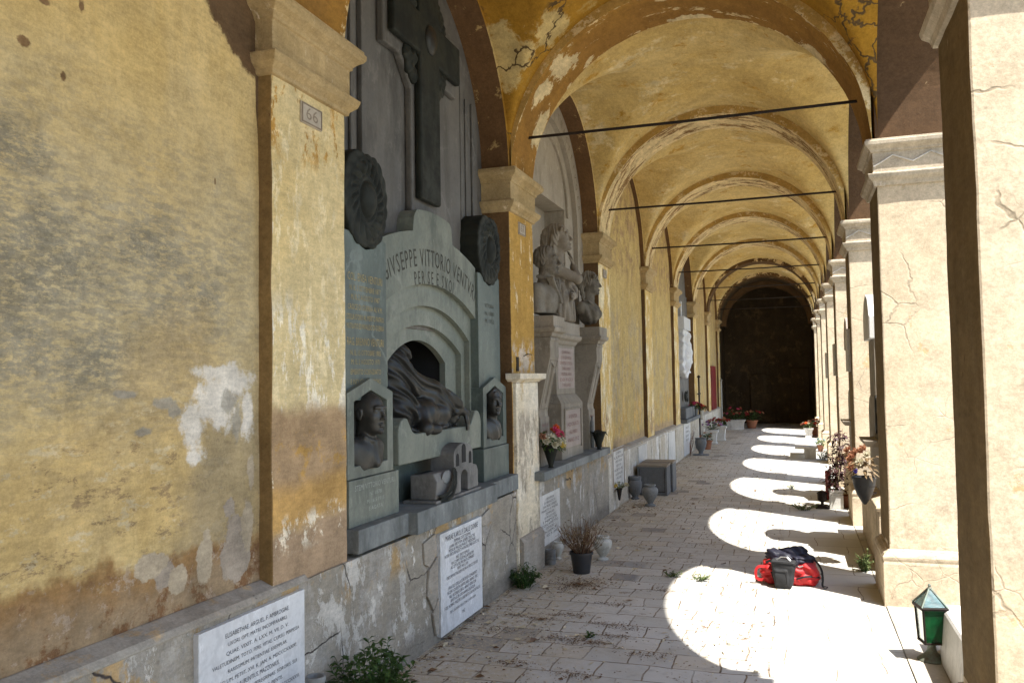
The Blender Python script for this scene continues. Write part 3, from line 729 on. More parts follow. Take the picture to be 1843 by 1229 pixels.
# wall behind each bay, the arch over it and its brown soffit
for k in range(K0, K1):
    y0, y1 = YK(k)+DEP, YK(k+1); yc = (y0+y1)/2; R = (y1-y0)/2
    mb = MB(); x = RECESS[k]
    if k in (0, 1):
        # panelled marble lining with a deep hollow behind it
        pass
    n = 28
    g = []
    for i in range(n+1):
        for j in range(n+1):
            g.append((x+.006*mnoise.noise(Vector((k*3.1, i*.6, j*.6)))*(k not in (0,1)), y0-.02+(y1-y0+.04)*i/n, .5+(ZTOP-.5)*j/n))
    fs = [(i*(n+1)+j, (i+1)*(n+1)+j, (i+1)*(n+1)+j+1, i*(n+1)+j+1) for i in range(n) for j in range(n)]
    if k not in (0, 1):
        mb.add(g, fs); mb.build('wall', M[WM[k]], B, smooth=True)
    # plate with an arched opening: front face, soffit
    Rr = R; a = arc(yc, 3.36, Rr, 0, PI, 40)
    fr = MB(); vs = []; f = []
    for i, (y, z) in enumerate(a):
        ring = .055
        yo, zo = yc+(y-yc)*(Rr+ring)/Rr, 3.36+(z-3.36)*(Rr+ring)/Rr
        vs += [(WL, y, z), (x-.30 if k in (0,1) else x-.02, y, z), (WL, yo, zo), (WL, y, max(z, ZTOP))]
    for i in range(len(a)-1):
        b = 4*i
        f += [(b, b+4, b+5, b+1)]
    fr.add(vs, f)
    fr.build('arch_soffit', M['soffit_brown'], B, smooth=True)
    pl = MB(); vs = []; f = []
    for i, (y, z) in enumerate(a): vs += [(WL, y, z), (WL, y, ZTOP)]
    for i in range(len(a)-1): f.append((2*i, 2*i+1, 2*i+3, 2*i+2))
    vs += [(WL, y1, 3.36), (WL, y1, ZTOP), (WL, y0, 3.36), (WL, y0, ZTOP)]
    pl.add(vs, f); pl.build('wall_arch', M['vault_orange'] if k < 1 else M['vault_yellow'], B)

# pilasters with capitals
CAPP = [(3.045,.0), (3.05,.018), (3.068,.022), (3.075,.03), (3.095,.052), (3.12,.062), (3.135,.064), (3.137,.03), (3.15,.022), (3.29,.022), (3.295,.034), (3.31,.036), (3.325,.05), (3.345,.078), (3.36,.088), (3.385,.09), (3.387,.08), (3.405,.08)]
for k in range(K0, K1+1):
    y0 = YK(k); mb = MB()
    mb.gbox(-2.75, WL, y0, y0+DEP,   .66, 3.06, .075, .006, seed=k, my=1)
    mat = {0:'pilaster', 1:'pilaster_orange'}.get(k, 'pilaster' if k < 0 else 'pilaster_far')
    p = mb.build('pilaster', [M[mat], M['jamb_ochre' if k < 1 else 'jamb_brown']], B, bevel=.008)
    c = MB(); c.stack(-2.7, WL, y0, y0+DEP, CAPP, (0,1,1,1))
    c.build('capital', M['capital'], p, bevel=.004)
    u = MB(); u.box(-2.75, WL, y0, y0+DEP, 3.40, ZTOP); u.build('pilaster_head', M['arch_ochre'], p)

# dado along the foot of the wall, with a sloping ledge where the wall above is plain
for k in range(K0, K1):
    y0, y1 = YK(k), YK(k+1)
    h = {0:.765, 1:.76}.get(k, .755 if k < 0 else .70)
    d = MB(); d.gbox(-2.8, -2.185, y0+.25, y1+.245, -.05, h-.03, .14, .006, seed=k)
    db = d.build('dado', M['dado'] if k < 2 else M['dado_white'], B)
    l = MB(); l.prism([(-2.8,h-.03), (-2.178,h-.03), (-2.175,h-.02), (-2.19,h), (-2.262,h+.028), (-2.8,h+.03)], y0+.25, y1+.248, 'y')
    if k not in (0, 1): l.build('ledge', M['dado_ledge'], db, bevel=.004)

# free piers: plinth, shaft, capital; the arcade wall above them with its arches
PBASE = [(-.1,.05), (.30,.05), (.318,.045), (.335,.05), (.35,.052), (.372,.04), (.388,.018), (.392,.018), (.40,0), (.43,0)]
CAPR = [(3.01,.0), (3.015,.02), (3.03,.024), (3.045,.03), (3.07,.055), (3.09,.062), (3.10,.064), (3.102,.032), (3.115,.026), (3.255,.026), (3.26,.04), (3.275,.042), (3.29,.06), (3.305,.078), (3.335,.08), (3.337,.07), (3.35,.07)]
for k in range(K0, K1+1):
    y0 = YK(k)+.05; d = DEP-.05; mb = MB()
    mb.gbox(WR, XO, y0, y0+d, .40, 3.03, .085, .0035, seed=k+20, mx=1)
    p = mb.build('pier', [M['pier'], M['pier_inner_shade']], B, bevel=.010)
    b = MB(); b.stack(WR, XO, y0, y0+d, PBASE); b.build('plinth', M['pier'], p, bevel=.006)
    c = MB(); c.stack(WR, XO, y0, y0+d, CAPR); cp = c.build('capital', M['capital_grey'], p, bevel=.004)
    # low zigzag fillet on the frieze
    z = MB()
    def zig(P, n0):
        for i in range(len(P)-1):
            a, bb = Vector(P[i]), Vector(P[i+1]); t = (bb-a).normalized(); s = t.cross(Vector(n0))*.006; o = Vector(n0)*.012
            z.add([a-s, a+s, bb+s, bb-s, a-s*.3+o, a+s*.3+o, bb+s*.3+o, bb-s*.3+o], [(0,4,7,3), (1,2,6,5), (4,5,6,7), (0,1,5,4), (3,7,6,2)])
    ff = y0-.0255
    zig([(WR-.02, ff, 3.155), (WR+.11, ff, 3.23), (WR+.24, ff, 3.175), (WR+.36, ff, 3.235), (XO+.02, ff, 3.17)], (0,-1,0))
    z.build('zigzag_moulding', M['white_dirty'], cp)
for k in range(K0, K1):
    y0, y1 = YK(k)+DEP, YK(k+1)+.05; yc = (y0+y1)/2; R = (y1-y0)/2; zc = 3.61
    a = [(y1, 3.35)]+arc(yc, zc, R, 0, PI, 44)+[(y0, 3.35)]
    m = MB()
    ylo, yhi = YK(k)+.35, YK(k+1)+.35
    out = [(ylo, 3.35)]+[(ylo, ZTOP), (yhi, ZTOP)]+[(yhi, 3.35)]
    # faces by strips from the arch to the top
    for xx, fl in ((WR, 0), (XO, 1)):
        vs = []; f = []
        pts = [(yhi, 3.35)]+a+[(ylo, 3.35)]
        for y, z in pts: vs += [(xx, y, z), (xx, y, ZTOP)]
        for i in range(len(pts)-1):
            q = (2*i, 2*i+1, 2*i+3, 2*i+2); f.append(q if not fl else q[::-1])
        m.add(vs, f, 0)
    vs = []; f = []
    for y, z in a: vs += [(WR, y, z), (XO, y, z)]
    for i in range(len(a)-1): f.append((2*i, 2*i+2, 2*i+3, 2*i+1))
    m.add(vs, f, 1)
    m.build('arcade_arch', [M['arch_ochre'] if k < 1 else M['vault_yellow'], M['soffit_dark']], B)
    # outer archivolt moulding
    mo = MB(); vs = []; f = []
    ar = arc(yc, zc, R, 0, PI, 44)
    prof = [(-.0, .0), (-.0, .035), (.05, .05), (.09, .05), (.12, .02), (.12, 0)]
    for y, z in ar:
        for dr, dx in prof: vs.append((XO+dx, yc+(y-yc)*(R+dr)/R, zc+(z-zc)*(R+dr)/R))
    q = len(prof)
    for i in range(len(ar)-1):
        for j in range(q-1): f.append((i*q+j, i*q+j+1, (i+1)*q+j+1, (i+1)*q+j))
    mo.add(vs, f); mo.build('archivolt', M['capital_grey'], B)

# transverse arches
for k in range(K0, K1+1):
    y0 = YK(k)+.02; y1 = YK(k)+DEP-.02
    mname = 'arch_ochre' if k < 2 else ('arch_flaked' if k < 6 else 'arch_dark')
    n = 56; a = [(XC+RA*math.cos(PI*i/n), ZC+RA*math.sin(PI*i/n)) for i in range(n+1)]
    a = [(XC+RA, 3.30)]+a+[(XC-RA, 3.30)]
    m = MB()
    vs = []; f = []
    def jit(x, y, z): return mnoise.noise(Vector((x*5, y*5, z*5)))*.005
    ny = 5
    for x, z in a:
        for j in range(ny+1):
            y = y0+(y1-y0)*j/ny; d = jit(x, y, z); vs.append((XC+(x-XC)*(1+d), y, ZC+(z-ZC)*(1+d)))
    for i in range(len(a)-1):
        for j in range(ny):
            b = i*(ny+1)+j; f.append((b, b+ny+1, b+ny+2, b+1))
    m.add(vs, f, 0)
    for y, fl in ((y0, 0), (y1, 1)):
        vs = []; f = []
        for x, z in a:
            d = jit(x, y, z); vs += [(XC+(x-XC)*(1+d), y, ZC+(z-ZC)*(1+d)), (x, y, ZTOP)]
        for i in range(len(a)-1):
            q = (2*i, 2*i+1, 2*i+3, 2*i+2); f.append(q[::-1] if not fl else q)
        m.add(vs, f, 1)
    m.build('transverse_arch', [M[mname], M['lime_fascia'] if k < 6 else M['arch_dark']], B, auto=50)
    if 0 <= k <= 7:
        t = MB(); yr = YK(k)+.33
        t.tube([(XC-RA-.0, yr, 3.745), (XC, yr, 3.738), (XC+RA-.02, yr, 3.745)], .0125, 8)
        t.build('tie_rod', M['iron'], B)

# groin vaults, one per bay
for k in range(K0, K1):
    y0, y1 = YK(k)+DEP-.04, YK(k+1)+.04; yc = (y0+y1)/2; Ry = (y1-y0)/2
    nx, ny = 72, 68; vs = []; f = []
    x0, x1 = WL-.01, WR+.02; xc = (x0+x1)/2; Rx = (x1-x0)/2
    for i in range(nx+1):
        u = math.cos(PI*(1-i/nx)); x = xc+Rx*u
        for j in range(ny+1):
            w = math.cos(PI*(1-j/ny)); y = yc+Ry*w
            zx = 3.40+1.40*math.sqrt(max(0, 1-u*u)); zy = 3.36+1.385*math.sqrt(max(0, 1-w*w))
            h = min(1, max(0, .5+.5*(zx-zy)/.10)); z = zy*(1-h)+zx*h+.10*h*(1-h)
            z += .012*mnoise.noise(Vector((x*1.3, y*1.3, 2)))
            vs.append((x, y, z))
    for i in range(nx):
        for j in range(ny):
            b = i*(ny+1)+j; f.append((b, b+1, b+ny+2, b+ny+1))
    m = MB(); m.add(vs, f); m.build('vault', M['vault_orange'] if k < 1 else M['vault_yellow'], B, smooth=True)

# roof, blind outer walls, the dark closed chamber at the far end
r = MB(); r.prism([(-3.3,5.16), (1.12,5.16), (1.14,5.27), (-1.0,6.1), (-3.3,5.3)], YA-2.2, YEND+.5, 'y'); r.build('roof', M['roof_tile'], B)
w = MB(); w.box(-3.2, -2.81, YA-2, YEND+.4, -.2, 5.15); w.build('rear_wall', M['wall_far'], B)
w = MB(); w.box(-2.8, 1.2, YA-2.1, YA-1.9, -.1, 5.15); w.build('end_wall', M['wall_far'], B)
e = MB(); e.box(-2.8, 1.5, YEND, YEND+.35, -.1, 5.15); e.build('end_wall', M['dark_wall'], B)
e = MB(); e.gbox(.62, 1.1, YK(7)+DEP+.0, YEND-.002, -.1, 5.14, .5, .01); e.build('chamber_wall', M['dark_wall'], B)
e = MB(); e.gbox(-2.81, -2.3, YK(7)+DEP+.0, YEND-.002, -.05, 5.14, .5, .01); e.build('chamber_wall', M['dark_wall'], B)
e = MB(); vs = []; f = []
for i in range(33):
    a = PI*i/32
    for y in (YK(7)+DEP-.03, YEND-.01): vs.append((XC+1.43*math.cos(a), y, 3.35+1.40*math.sin(a)))
for i in range(32): f.append((2*i, 2*i+1, 2*i+3, 2*i+2))
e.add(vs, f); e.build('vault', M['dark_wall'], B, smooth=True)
# second, lower arch inside the chamber
m = MB(); vs = []; f = []
for i in range(41):
    a = PI*i/40
    for y in (28.6, 29.1): vs.append((XC+1.3*math.cos(a), y, 3.3+1.28*math.sin(a)))
    vs.append((XC+1.45*math.cos(a), 28.6, 3.3+1.5*math.sin(a)))
for i in range(40): f += [(3*i, 3*i+3, 3*i+4, 3*i+1), (3*i, 3*i+2, 3*i+5, 3*i+3)]
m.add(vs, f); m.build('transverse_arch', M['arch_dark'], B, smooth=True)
# ------------------------------------------------------------------ first tomb: grey green marble with bronzes
YC = 5.2
T = thing('wall_tomb', (-2.2, YC, .765), 'tall grey-green marble tomb with a black bronze cross and an arched niche', 'tomb')
m = MB(); BX = -2.8
m.box(BX, -2.44, 3.83, 4.70, .70, 2.05); m.box(BX, -2.44, 5.70, 6.57, .70, 2.05); m.box(BX, -2.44, 3.83, 6.57, 2.0502, 4.80)
m.box(BX, -2.44, 4.7001, 5.6999, .70, 1.20)
m.build('back_slab', M['slab_grey'], T, bevel=.003)
m = MB(); m.box(-2.805, -2.785, 4.7, 5.7, 1.2, 2.05); m.box(-2.784, -2.461, 4.701, 4.725, 1.21, 2.049); m.box(-2.784, -2.461, 5.675, 5.699, 1.21, 2.049); m.box(-2.784, -2.461, 4.726, 5.674, 1.96, 2.049); m.build('niche_shade_lining', M['black'], T)  # near-black boxes added so the niche recess reads as deep shade
# raised vertical fields of the slab
m = MB()
ap = arc(YC, 3.34, 1.20, 0, PI, 24)
m.prism([(YC+.78,2.0),(YC+.78,4.25)]+[(YC+.78*math.cos(PI*i/16), 4.25+.28*math.sin(PI*i/16)) for i in range(1,16)]+[(YC-.78,4.25),(YC-.78,2.0)], -2.439, -2.405)
for s in (-1, 1):
    for o, w, d in ((.86,.03,.022), (.99,.03,.014), (1.14,.05,.02)):
        m.box(-2.439, -2.44+d, YC+s*o-w, YC+s*o+w, 2.05, 3.9+.3*(o<.9))
m.build('slab_field', M['slab_grey'], T, bevel=.006)
# cross on its raised ground
m = MB()
h = [(.205,2.70),(.205,3.60),(.38,3.775),(.60,3.765),(.60,4.20),(.38,4.20),(.205,4.37),(.205,4.72)]
m.prism([(YC+a, b) for a, b in h]+[(YC-a, b) for a, b in h[::-1]], -2.404, -2.352)
m.build('cross_ground', M['slab_grey'], T, bevel=.012)
X = MB()
c = [(.165,2.86),(.165,3.845),(.55,3.845),(.55,4.125),(.165,4.125),(.165,4.69)]
X.prism([(YC+a, b) for a, b in c]+[(YC-a, b) for a, b in c[::-1]], -2.351, -2.30)
cr = X.build('cross', M['bronze_green'], T, bevel=.016)
b = MB(); sculpt(b, lambda P: ell(P, (-2.30,YC,3.985), (.035,.085,.105)), (-2.36,YC-.12,3.85), (-2.24,YC+.12,4.12), .012); b.build('boss', M['bronze'], cr, smooth=True)
b = MB()
def orn(P):
    d = None
    for sy in (SY,):
        for sz in (SZ,):
            for i in range(3):
                a = PI/2*(i+.5)/3; cy = YC+sy*(.165+.13*math.cos(a)); cz = 3.985+sz*(.14+.17*math.sin(a))
                e = ell(P, (-2.345, cy, cz), (.03,.052,.06)); d = e if d is None else smin(d, e, .02)
            e = ell(P, (-2.34, YC+sy*.21, 3.985+sz*.19), (.032,.05,.06)); d = smin(d, e, .02)
    return d+.006*np.sin(95*P[:,1])*np.sin(85*P[:,2])
for SY, SZ in ((-1,-1),(1,-1),(-1,1),(1,1)):
    b = MB(); ya, yb = sorted((YC+SY*.15, YC+SY*.40)); za, zb = sorted((3.985+SZ*.12, 3.985+SZ*.42))
    sculpt(b, orn, (-2.39,ya,za), (-2.29,yb,zb), .011); b.build('openwork', M['bronze_green'], cr, smooth=True)

def arch_plate(mb, x0, x1, yc, half, zspring, sag, outer, ztopf, zbot, n=28, legs=True):
    """plate with a segmental opening; ztopf(y) gives its upper edge"""
    R = (half*half+sag*sag)/(2*sag); zc = zspring+sag-R
    ys = [yc-half+2*half*i/n for i in range(n+1)]
    lo = [(y, zc+math.sqrt(max(0, R*R-(y-yc)**2))) for y in ys]
    for y0, z0, y1, z1 in [(*lo[i], *lo[i+1]) for i in range(n)]:
        t0, t1 = ztopf(y0), ztopf(y1)
        mb.add([(x1,y0,z0),(x1,y1,z1),(x1,y1,t1),(x1,y0,t0),(x0,y0,z0),(x0,y1,z1),(x0,y1,t1),(x0,y0,t0)], [(0,1,2,3),(0,4,5,1),(3,2,6,7)])
    if legs and outer > half+1e-4:
        for s in (-1, 1):
            a, b = sorted((yc+s*half, yc+s*outer)); ta, tb = ztopf(a), ztopf(b)
            mb.add([(x1,a,zbot),(x1,b,zbot),(x1,b,tb),(x1,a,ta),(x0,a,zbot),(x0,b,zbot),(x0,b,tb),(x0,a,ta)], [(0,1,2,3),(4,7,6,5),(0,3,7,4),(1,5,6,2),(3,2,6,7),(0,4,5,1)])
    else:
        for y, z in (lo[0], lo[-1]):
            t = ztopf(y); mb.add([(x0,y,z),(x1,y,z),(x1,y,t),(x0,y,t)], [(0,1,2,3)])
F = MB(); arch_plate(F, -2.46, -2.415, YC, .46, 1.778, .15, .77, lambda y: 2.12, 1.15); F.build('niche_frame', M['green_light'], T)
F = MB(); arch_plate(F, -2.414, -2.372, YC, .66, 1.847, .18, .77, lambda y: 2.20, 1.15); F.build('arch_step', M['green_light'], T)
F = MB(); arch_plate(F, -2.371, -2.330, YC, .725, 1.945, .21, .77, lambda y: 2.30, 1.15); F.build('arch_step', M['green_light'], T)
def topname(y):
    a = abs(y-YC)
    if a < .32: return 2.755+.03*(1-(a/.32)**2)-.05*max(0, (a-.26)/.06)**2
    return 2.50+.14*(1-(a/.78)**2)
F = MB(); arch_plate(F, -2.44, -2.288, YC, .768, 2.112, .185, .768, topname, 2.112, n=96, legs=False)
nb = F.build('name_block', M['green_light'], T)
# lettering bent along the arch
L = MB()
def arctext(s, rad, zc, size, span, x, mb):
    n = len(s); wd = {'I':.45,' ':.5,'.':.4,'E':.85,'S':.85,'P':.88,'V':1.05,'O':1.15,'R':1.,'T':.9,'N':1.1,'G':1.1}
    ws = [wd.get(ch, 1.) for ch in s]; tot = sum(ws); p = 0
    for ch, w in zip(s, ws):
        a = (p+w/2)/tot*span-span/2; p += w
        if ch == ' ': continue
        y = YC+rad*math.sin(a); z = zc+rad*math.cos(a)
        text_into(mb, ch, (0,math.cos(a),-math.sin(a)), (0,math.sin(a),math.cos(a)), (1,0,0), (x, y, z), size, lift=.0015, squeeze=.62)
arctext('GIVSEPPE VITTORIO VENTVRI', 1.70, .765, .165, .93, -2.288, L)
arctext('PER SE E SVOI', 1.60, .735, .125, .42, -2.288, L)
L.build('inscription', M['ink_grey'], nb)

OFF = 1.005
def side_panel(s):
    y0 = YC+s*OFF-.245; p = MB()
    top = [(0,2.475),(.05,2.475),(.11,2.455),(.16,2.42),(.205,2.402),(.245,2.395),(.285,2.402),(.33,2.42),(.38,2.46),(.42,2.475),(.455,2.478),(.49,2.465)]
    p.prism([(y0,1.55),(y0+.49,1.55)]+[(y0+a, z) for a, z in top[::-1]], -2.44, -2.265)
    return p.build('side_panel', M['green_marble'], T, bevel=.004)
pn = {s: side_panel(s) for s in (-1, 1)}
L = MB(); y = YC-OFF-.01
for i, (s, z, sz, w) in enumerate([('COL. ENEA VENTURI', 2.225, .062, .40), ('N. IL 2 SETTEMBRE 1877', 2.165, .042, .36), ('M. IL 2 AGOSTO 1967', 2.115, .042, .33), ('CROCE DI GUERRA AL V.M.', 2.06, .042, .40),
        ('STELLA D\'ORO AL MERITO PATRIO', 2.005, .042, .43), ('MUTILATO ED INVALIDO DI GUERRA', 1.955, .042, .43), ('RAG. BRENNO VENTURI', 1.87, .062, .42), ('N. IL 15 OTTOBRE 1905', 1.81, .042, .35),
        ('M. IL 2 AGOSTO 1971', 1.76, .042, .33), ('EMERITO SCIENZIATO', 1.705, .042, .35), ('E INDUSTRIALE PROBO', 1.65, .042, .35)]):
    text_into(L, s, p=(-2.265, y, z), size=sz, width=w, **WALLTXT)
L.build('inscription', M['gold'], pn[-1])
L = MB(); y = YC+OFF
for s, z, w in [('VITTORIA', 2.23, .2), ('N. 1880', 2.17, .2), ('M. 1952', 2.11, .2)]:
    text_into(L, s, p=(-2.265, y, z), size=.045, width=w, **WALLTXT)
L.build('inscription', M['ink_grey'], pn[1])

# bronze wreath shields
def shield(s):
    cy, cz = YC+s*1.01, 2.685; b = MB()
    def f(P):
        q = P.copy(); q[:,1] -= cy; q[:,2] -= cz
        zz = q[:,2]; w = .252-.42*np.clip(-(zz+.07), 0, 1)-.22*np.clip(zz-.10, 0, 1)
        out = np.maximum(np.abs(q[:,1])-w, np.maximum(zz-.25, -zz-.275))
        out = smax(out, np.sqrt((q[:,1]/.255)**2+(q[:,2]/.285)**2)*.26-.262, .02)
        d = np.maximum(out, np.abs(q[:,0]+2.35)-.094)
        r = np.sqrt((q[:,1]/.82)**2+(q[:,2]+.01)**2); an = np.arctan2(q[:,1], q[:,2])
        face = q[:,0]+2.256
        vein = np.abs(np.sin(an*9+26*r))
        leafs = .020*vein*np.clip((r-.135)/.02, 0, 1)*np.clip((.245-r)/.03, .25, 1)
        d = smax(out-.008*vein, face-leafs, .01); d = np.maximum(d, -(q[:,0]+2.444))
        d = smin(d, np.sqrt((r-.128)**2+face**2)-.013, .005); d = smin(d, np.sqrt((r-.235)**2+face**2)-.010, .006)
        d = smin(d, ell(q, (-2.262,0,-.01), (.055,.085,.11)), .006)
        for i in range(3):
            d = smin(d, ell(q, (-2.246, .05*(i-1), .165+.02*(i == 1)), (.024,.022,.034)), .008)
        return d
    sculpt(b, f, (-2.46, cy-.28, cz-.29), (-2.19, cy+.28, cz+.28), .0075)
    return b.build('wreath_shield', M['bronze_green'], T, smooth=True)
for s in (-1, 1): shield(s)

# portrait blocks with pentagonal hollows, bronze reliefs inside
def portrait_block(s):
    cy = YC+s*1.02; hw = .265
    out = [(0,1.672),(hw,1.592),(hw,1.135),(-hw,1.135),(-hw,1.592)]; inn = [(0,1.605),(.192,1.545),(.192,1.20),(-.192,1.20),(-.192,1.545)]
    p = MB(); x1, x0, xi = -2.232, -2.44, -2.32
    vs = [(x1, cy+a, z) for a, z in out]+[(x1, cy+a, z) for a, z in inn]+[(xi, cy+a, z) for a, z in inn]+[(x0, cy+a, z) for a, z in out]
    f = []
    for i in range(5):
        j = (i+1) % 5
        f += [(i, 5+i, 5+j, j), (5+i, 10+i, 10+j, 5+j), (i, j, 15+j, 15+i)]
    f.append((10,11,12,13,14)); p.add(vs, f)
    pb = p.build('portrait_block', M['green_light'] if s < 0 else M['green_marble'], T, bevel=.003)
    q = MB(); q.prism([(cy+a*.99, z) for a, z in inn], xi+.0005, xi+.006); q.build('relief_ground', M['bronze_light'], pb)
    return pb, cy
for s in (-1, 1):
    pb, cy = portrait_block(s); b = MB()
    if s < 0:
        hc = (-2.245, cy+.0, 1.475)
        def f(P):
            d = head_sdf(P, hc, math.radians(-12), .98, 0, 'thin')
            x, y, z = P.T
            body = smin(cap(P, (-2.295,cy-.125,1.285), (-2.295,cy+.125,1.285), .06), ell(P, (-2.28,cy,1.24), (.08,.175,.11)), .03)
            body = smax(body, -(z-1.155-.02*np.cos((y-cy)*14)), .01)
            lap = cap(np.stack([x, np.abs(y-cy), z], -1), (-2.245,.055,1.345), (-2.205,.012,1.215), .014, .010)
            body = smin(body, lap, .006); body = smin(body, cap(P, (-2.215,cy,1.32), (-2.20,cy,1.2), .016, .022), .006)
            body = smin(body, cap(np.stack([x, np.abs(y-cy), z], -1), (-2.26,.05,1.352), (-2.222,.02,1.325), .013), .006)
            body = body+.002*np.sin(50*(y+z))
            return np.maximum(smin(d, body, .012), -(x+2.33))
    else:
        hc = (-2.25, cy-.01, 1.475)
        def f(P):
            d = head_sdf(P, hc, math.radians(-38), .88, 0, 'bun')
            x, y, z = P.T
            body = smin(cap(P, (-2.295,cy-.10,1.295), (-2.295,cy+.10,1.295), .055), ell(P, (-2.275,cy,1.245), (.078,.145,.105)), .03)
            body = smax(body, -(z-1.16-.03*np.cos((y-cy)*16)), .01)+.004*np.sin(70*y+30*z)
            return np.maximum(smin(d, body, .015), -(x+2.33))
    sculpt(b, f, (-2.34, cy-.22, 1.12), (-2.05, cy+.22, 1.66), .0052)
    b.build('portrait_relief', M['bronze_light'], pb, smooth=True)

# lower blocks, middle panel, trough-shaped chest, sill
for s in (-1, 1):
    m = MB(); a, b = sorted((YC+s*.715, YC+s*1.295)); m.box(-2.44, -2.218, a, b, .886, 1.132)
    lb = m.build('base_block', M['green_light'] if s < 0 else M['green_marble'], T, bevel=.004)
    if s < 0:
        L = MB()
        for t, z, w in [('STEMI VITTORIO VENTURI', 1.085, .46), ('N. 1878', 1.04, .14), ('M. 16 5 1915', 1.0, .2), ('E AGATA', .96, .16)]:
            text_into(L, t, p=(-2.218, (a+b)/2, z), size=.042 if w > .3 else .03, width=w, **WALLTXT)
        L.build('inscription', M['ink_pale'], lb)
m = MB(); m.box(-2.44, -2.40, YC-.7149, YC+.7149, .886, 1.1995); m.build('middle_panel', M['green_marble'], T)
m = MB()
o = [(-.685,1.152),(.685,1.152),(.69,1.30)]+[(.60+.09*math.cos(a), 1.335+.095*math.sin(a)) for a in np.linspace(0, PI*.62, 8)]+[(.50,1.345),(.45,1.325)]
o = o+[(-y, z) for y, z in o[2:][::-1]]
m.prism([(YC+y, z) for y, z in o], -2.60, -2.228); m.build('sarcophagus', M['green_light'], T, bevel=.008)
m = MB(); m.box(-2.62, -2.152, 3.885, 4.4795, .762, .885); m.box(-2.62, -2.095, 4.48, 5.86, .757, .8865); m.box(-2.62, -2.15, 5.8605, 6.525, .762, .885)
m.build('sill', M['sill_stone'], T, bevel=.005)

# bronze mourning figures in the niche
b = MB()
def f(P):
    x, y, z = P.T
    p = z*.86+y*.42; fold = .013*np.sin(62*p+2.2*np.sin(9*y)+14*(x+2.4))+.005*np.sin(130*p+3*np.sin(14*y)+30*x)
    hood = smin(ell(P, (-2.50,4.88,1.60), (.15,.17,.26)), ell(P, (-2.46,4.97,1.79), (.085,.09,.105)), .05)
    hood = smax(hood, -ell(P, (-2.39,5.04,1.775), (.06,.055,.075)), .02)
    hood = smin(hood, head_sdf(P, (-2.445,4.985,1.775), math.radians(35), .72, -.5, 'thin', neck=False), .012)
    back = smin(hood, ell(P, (-2.46,4.83,1.46), (.18,.22,.15)), .07)
    sleeve = smin(cap(P, (-2.44,4.98,1.65), (-2.37,5.25,1.585), .10, .078), cap(P, (-2.37,5.25,1.585), (-2.28,5.52,1.48), .074, .048), .03)
    cloth = smin(back, sleeve, .05)+fold
    torso = smin(ell(P, (-2.37,5.08,1.43), (.13,.20,.115)), ell(P, (-2.38,5.36,1.42), (.12,.16,.10)), .07)
    torso = smin(torso, cap(P, (-2.33,5.02,1.44), (-2.25,4.93,1.345), .058, .045), .04)
    torso = smin(torso, cap(P, (-2.25,4.93,1.345), (-2.215,5.06,1.335), .042, .032), .02)
    torso = torso+.0035*np.sin(58*(y-.3*z))*np.clip((5.3-y)*6, 0, 1)
    wr = cap(P, (-2.28,5.53,1.475), (-2.235,5.60,1.415), .036, .028)
    hd = hand_parts(P, (-2.235,5.60,1.42), (.10,.15,-.9), (-.9,-.2,-.1), 1.0, .45, 1)
    low = head_sdf(P, (-2.335,5.53,1.40), math.radians(25), .78, -.7, 'wavy', neck=False)
    d = smin(smin(cloth, torso, .025), smin(wr, hd, .008), .012)
    d = smin(d, low, .012)
    bed = ell(P, (-2.45,5.15,1.33), (.2,.5,.05))+fold*.5
    return smin(d, bed, .02)
sculpt(b, f, (-2.72,4.66,1.29), (-2.16,5.70,1.95), .0078)
tag(b.build('statue', M['bronze'], None, smooth=True, loc=(-2.4,5.2,1.33)), 'black bronze group of a veiled mourner over a lying figure in the arched niche', 'statue')

# little stone model standing on the sill
S = thing('stone_model', (-2.2, 5.15, .886), 'small brown stone model of a chapel with a trough on the projecting sill', 'ornament')
m = MB(); m.box(-2.34, -2.115, 4.79, 5.58, .8875, .905); m.build('foot_slab', M['model_stone'], S, bevel=.003)
m = MB(); m.prism([(-2.31,.906),(-2.135,.906),(-2.125,1.02),(-2.15,1.07),(-2.31,1.06)], 4.83, 5.10, 'y'); tr = m.build('trough', M['model_stone'], S, bevel=.008)
m = MB(); m.box(-2.29, -2.17, 4.86, 5.06, 1.052, 1.064); m.build('trough_hollow', M['bronze_green'], tr)
m = MB(); pts = [(-2.115,5.10,1.075),(-2.10,5.06,1.01),(-2.10,5.0,.95),(-2.11,4.92,.92),(-2.12,4.86,.93)]
for i in range(34):
    t = i/33; k = min(3, int(t*4)); u = t*4-k; a, c2 = Vector(pts[k]), Vector(pts[k+1]); p = a.lerp(c2, u)
    for sgn in (-1, 1):
        m.leaf(p, Vector((.25, -.45*sgn-.3, .5*sgn-.35)), (1,0,0), .06, .018, .2)
m.tube(pts, .008, 6); m.build('bronze_frond', M['bronze_green'], tr)
m = MB(); sculpt(m, lambda P: np.maximum(ell(P, (-2.128,4.985,1.035), (.012,.075,.045)), 0*P[:,0]-1), (-2.15,4.88,.97), (-2.10,5.09,1.10), .008); m.build('almond_stone', M['urn_stone'], tr, smooth=True)
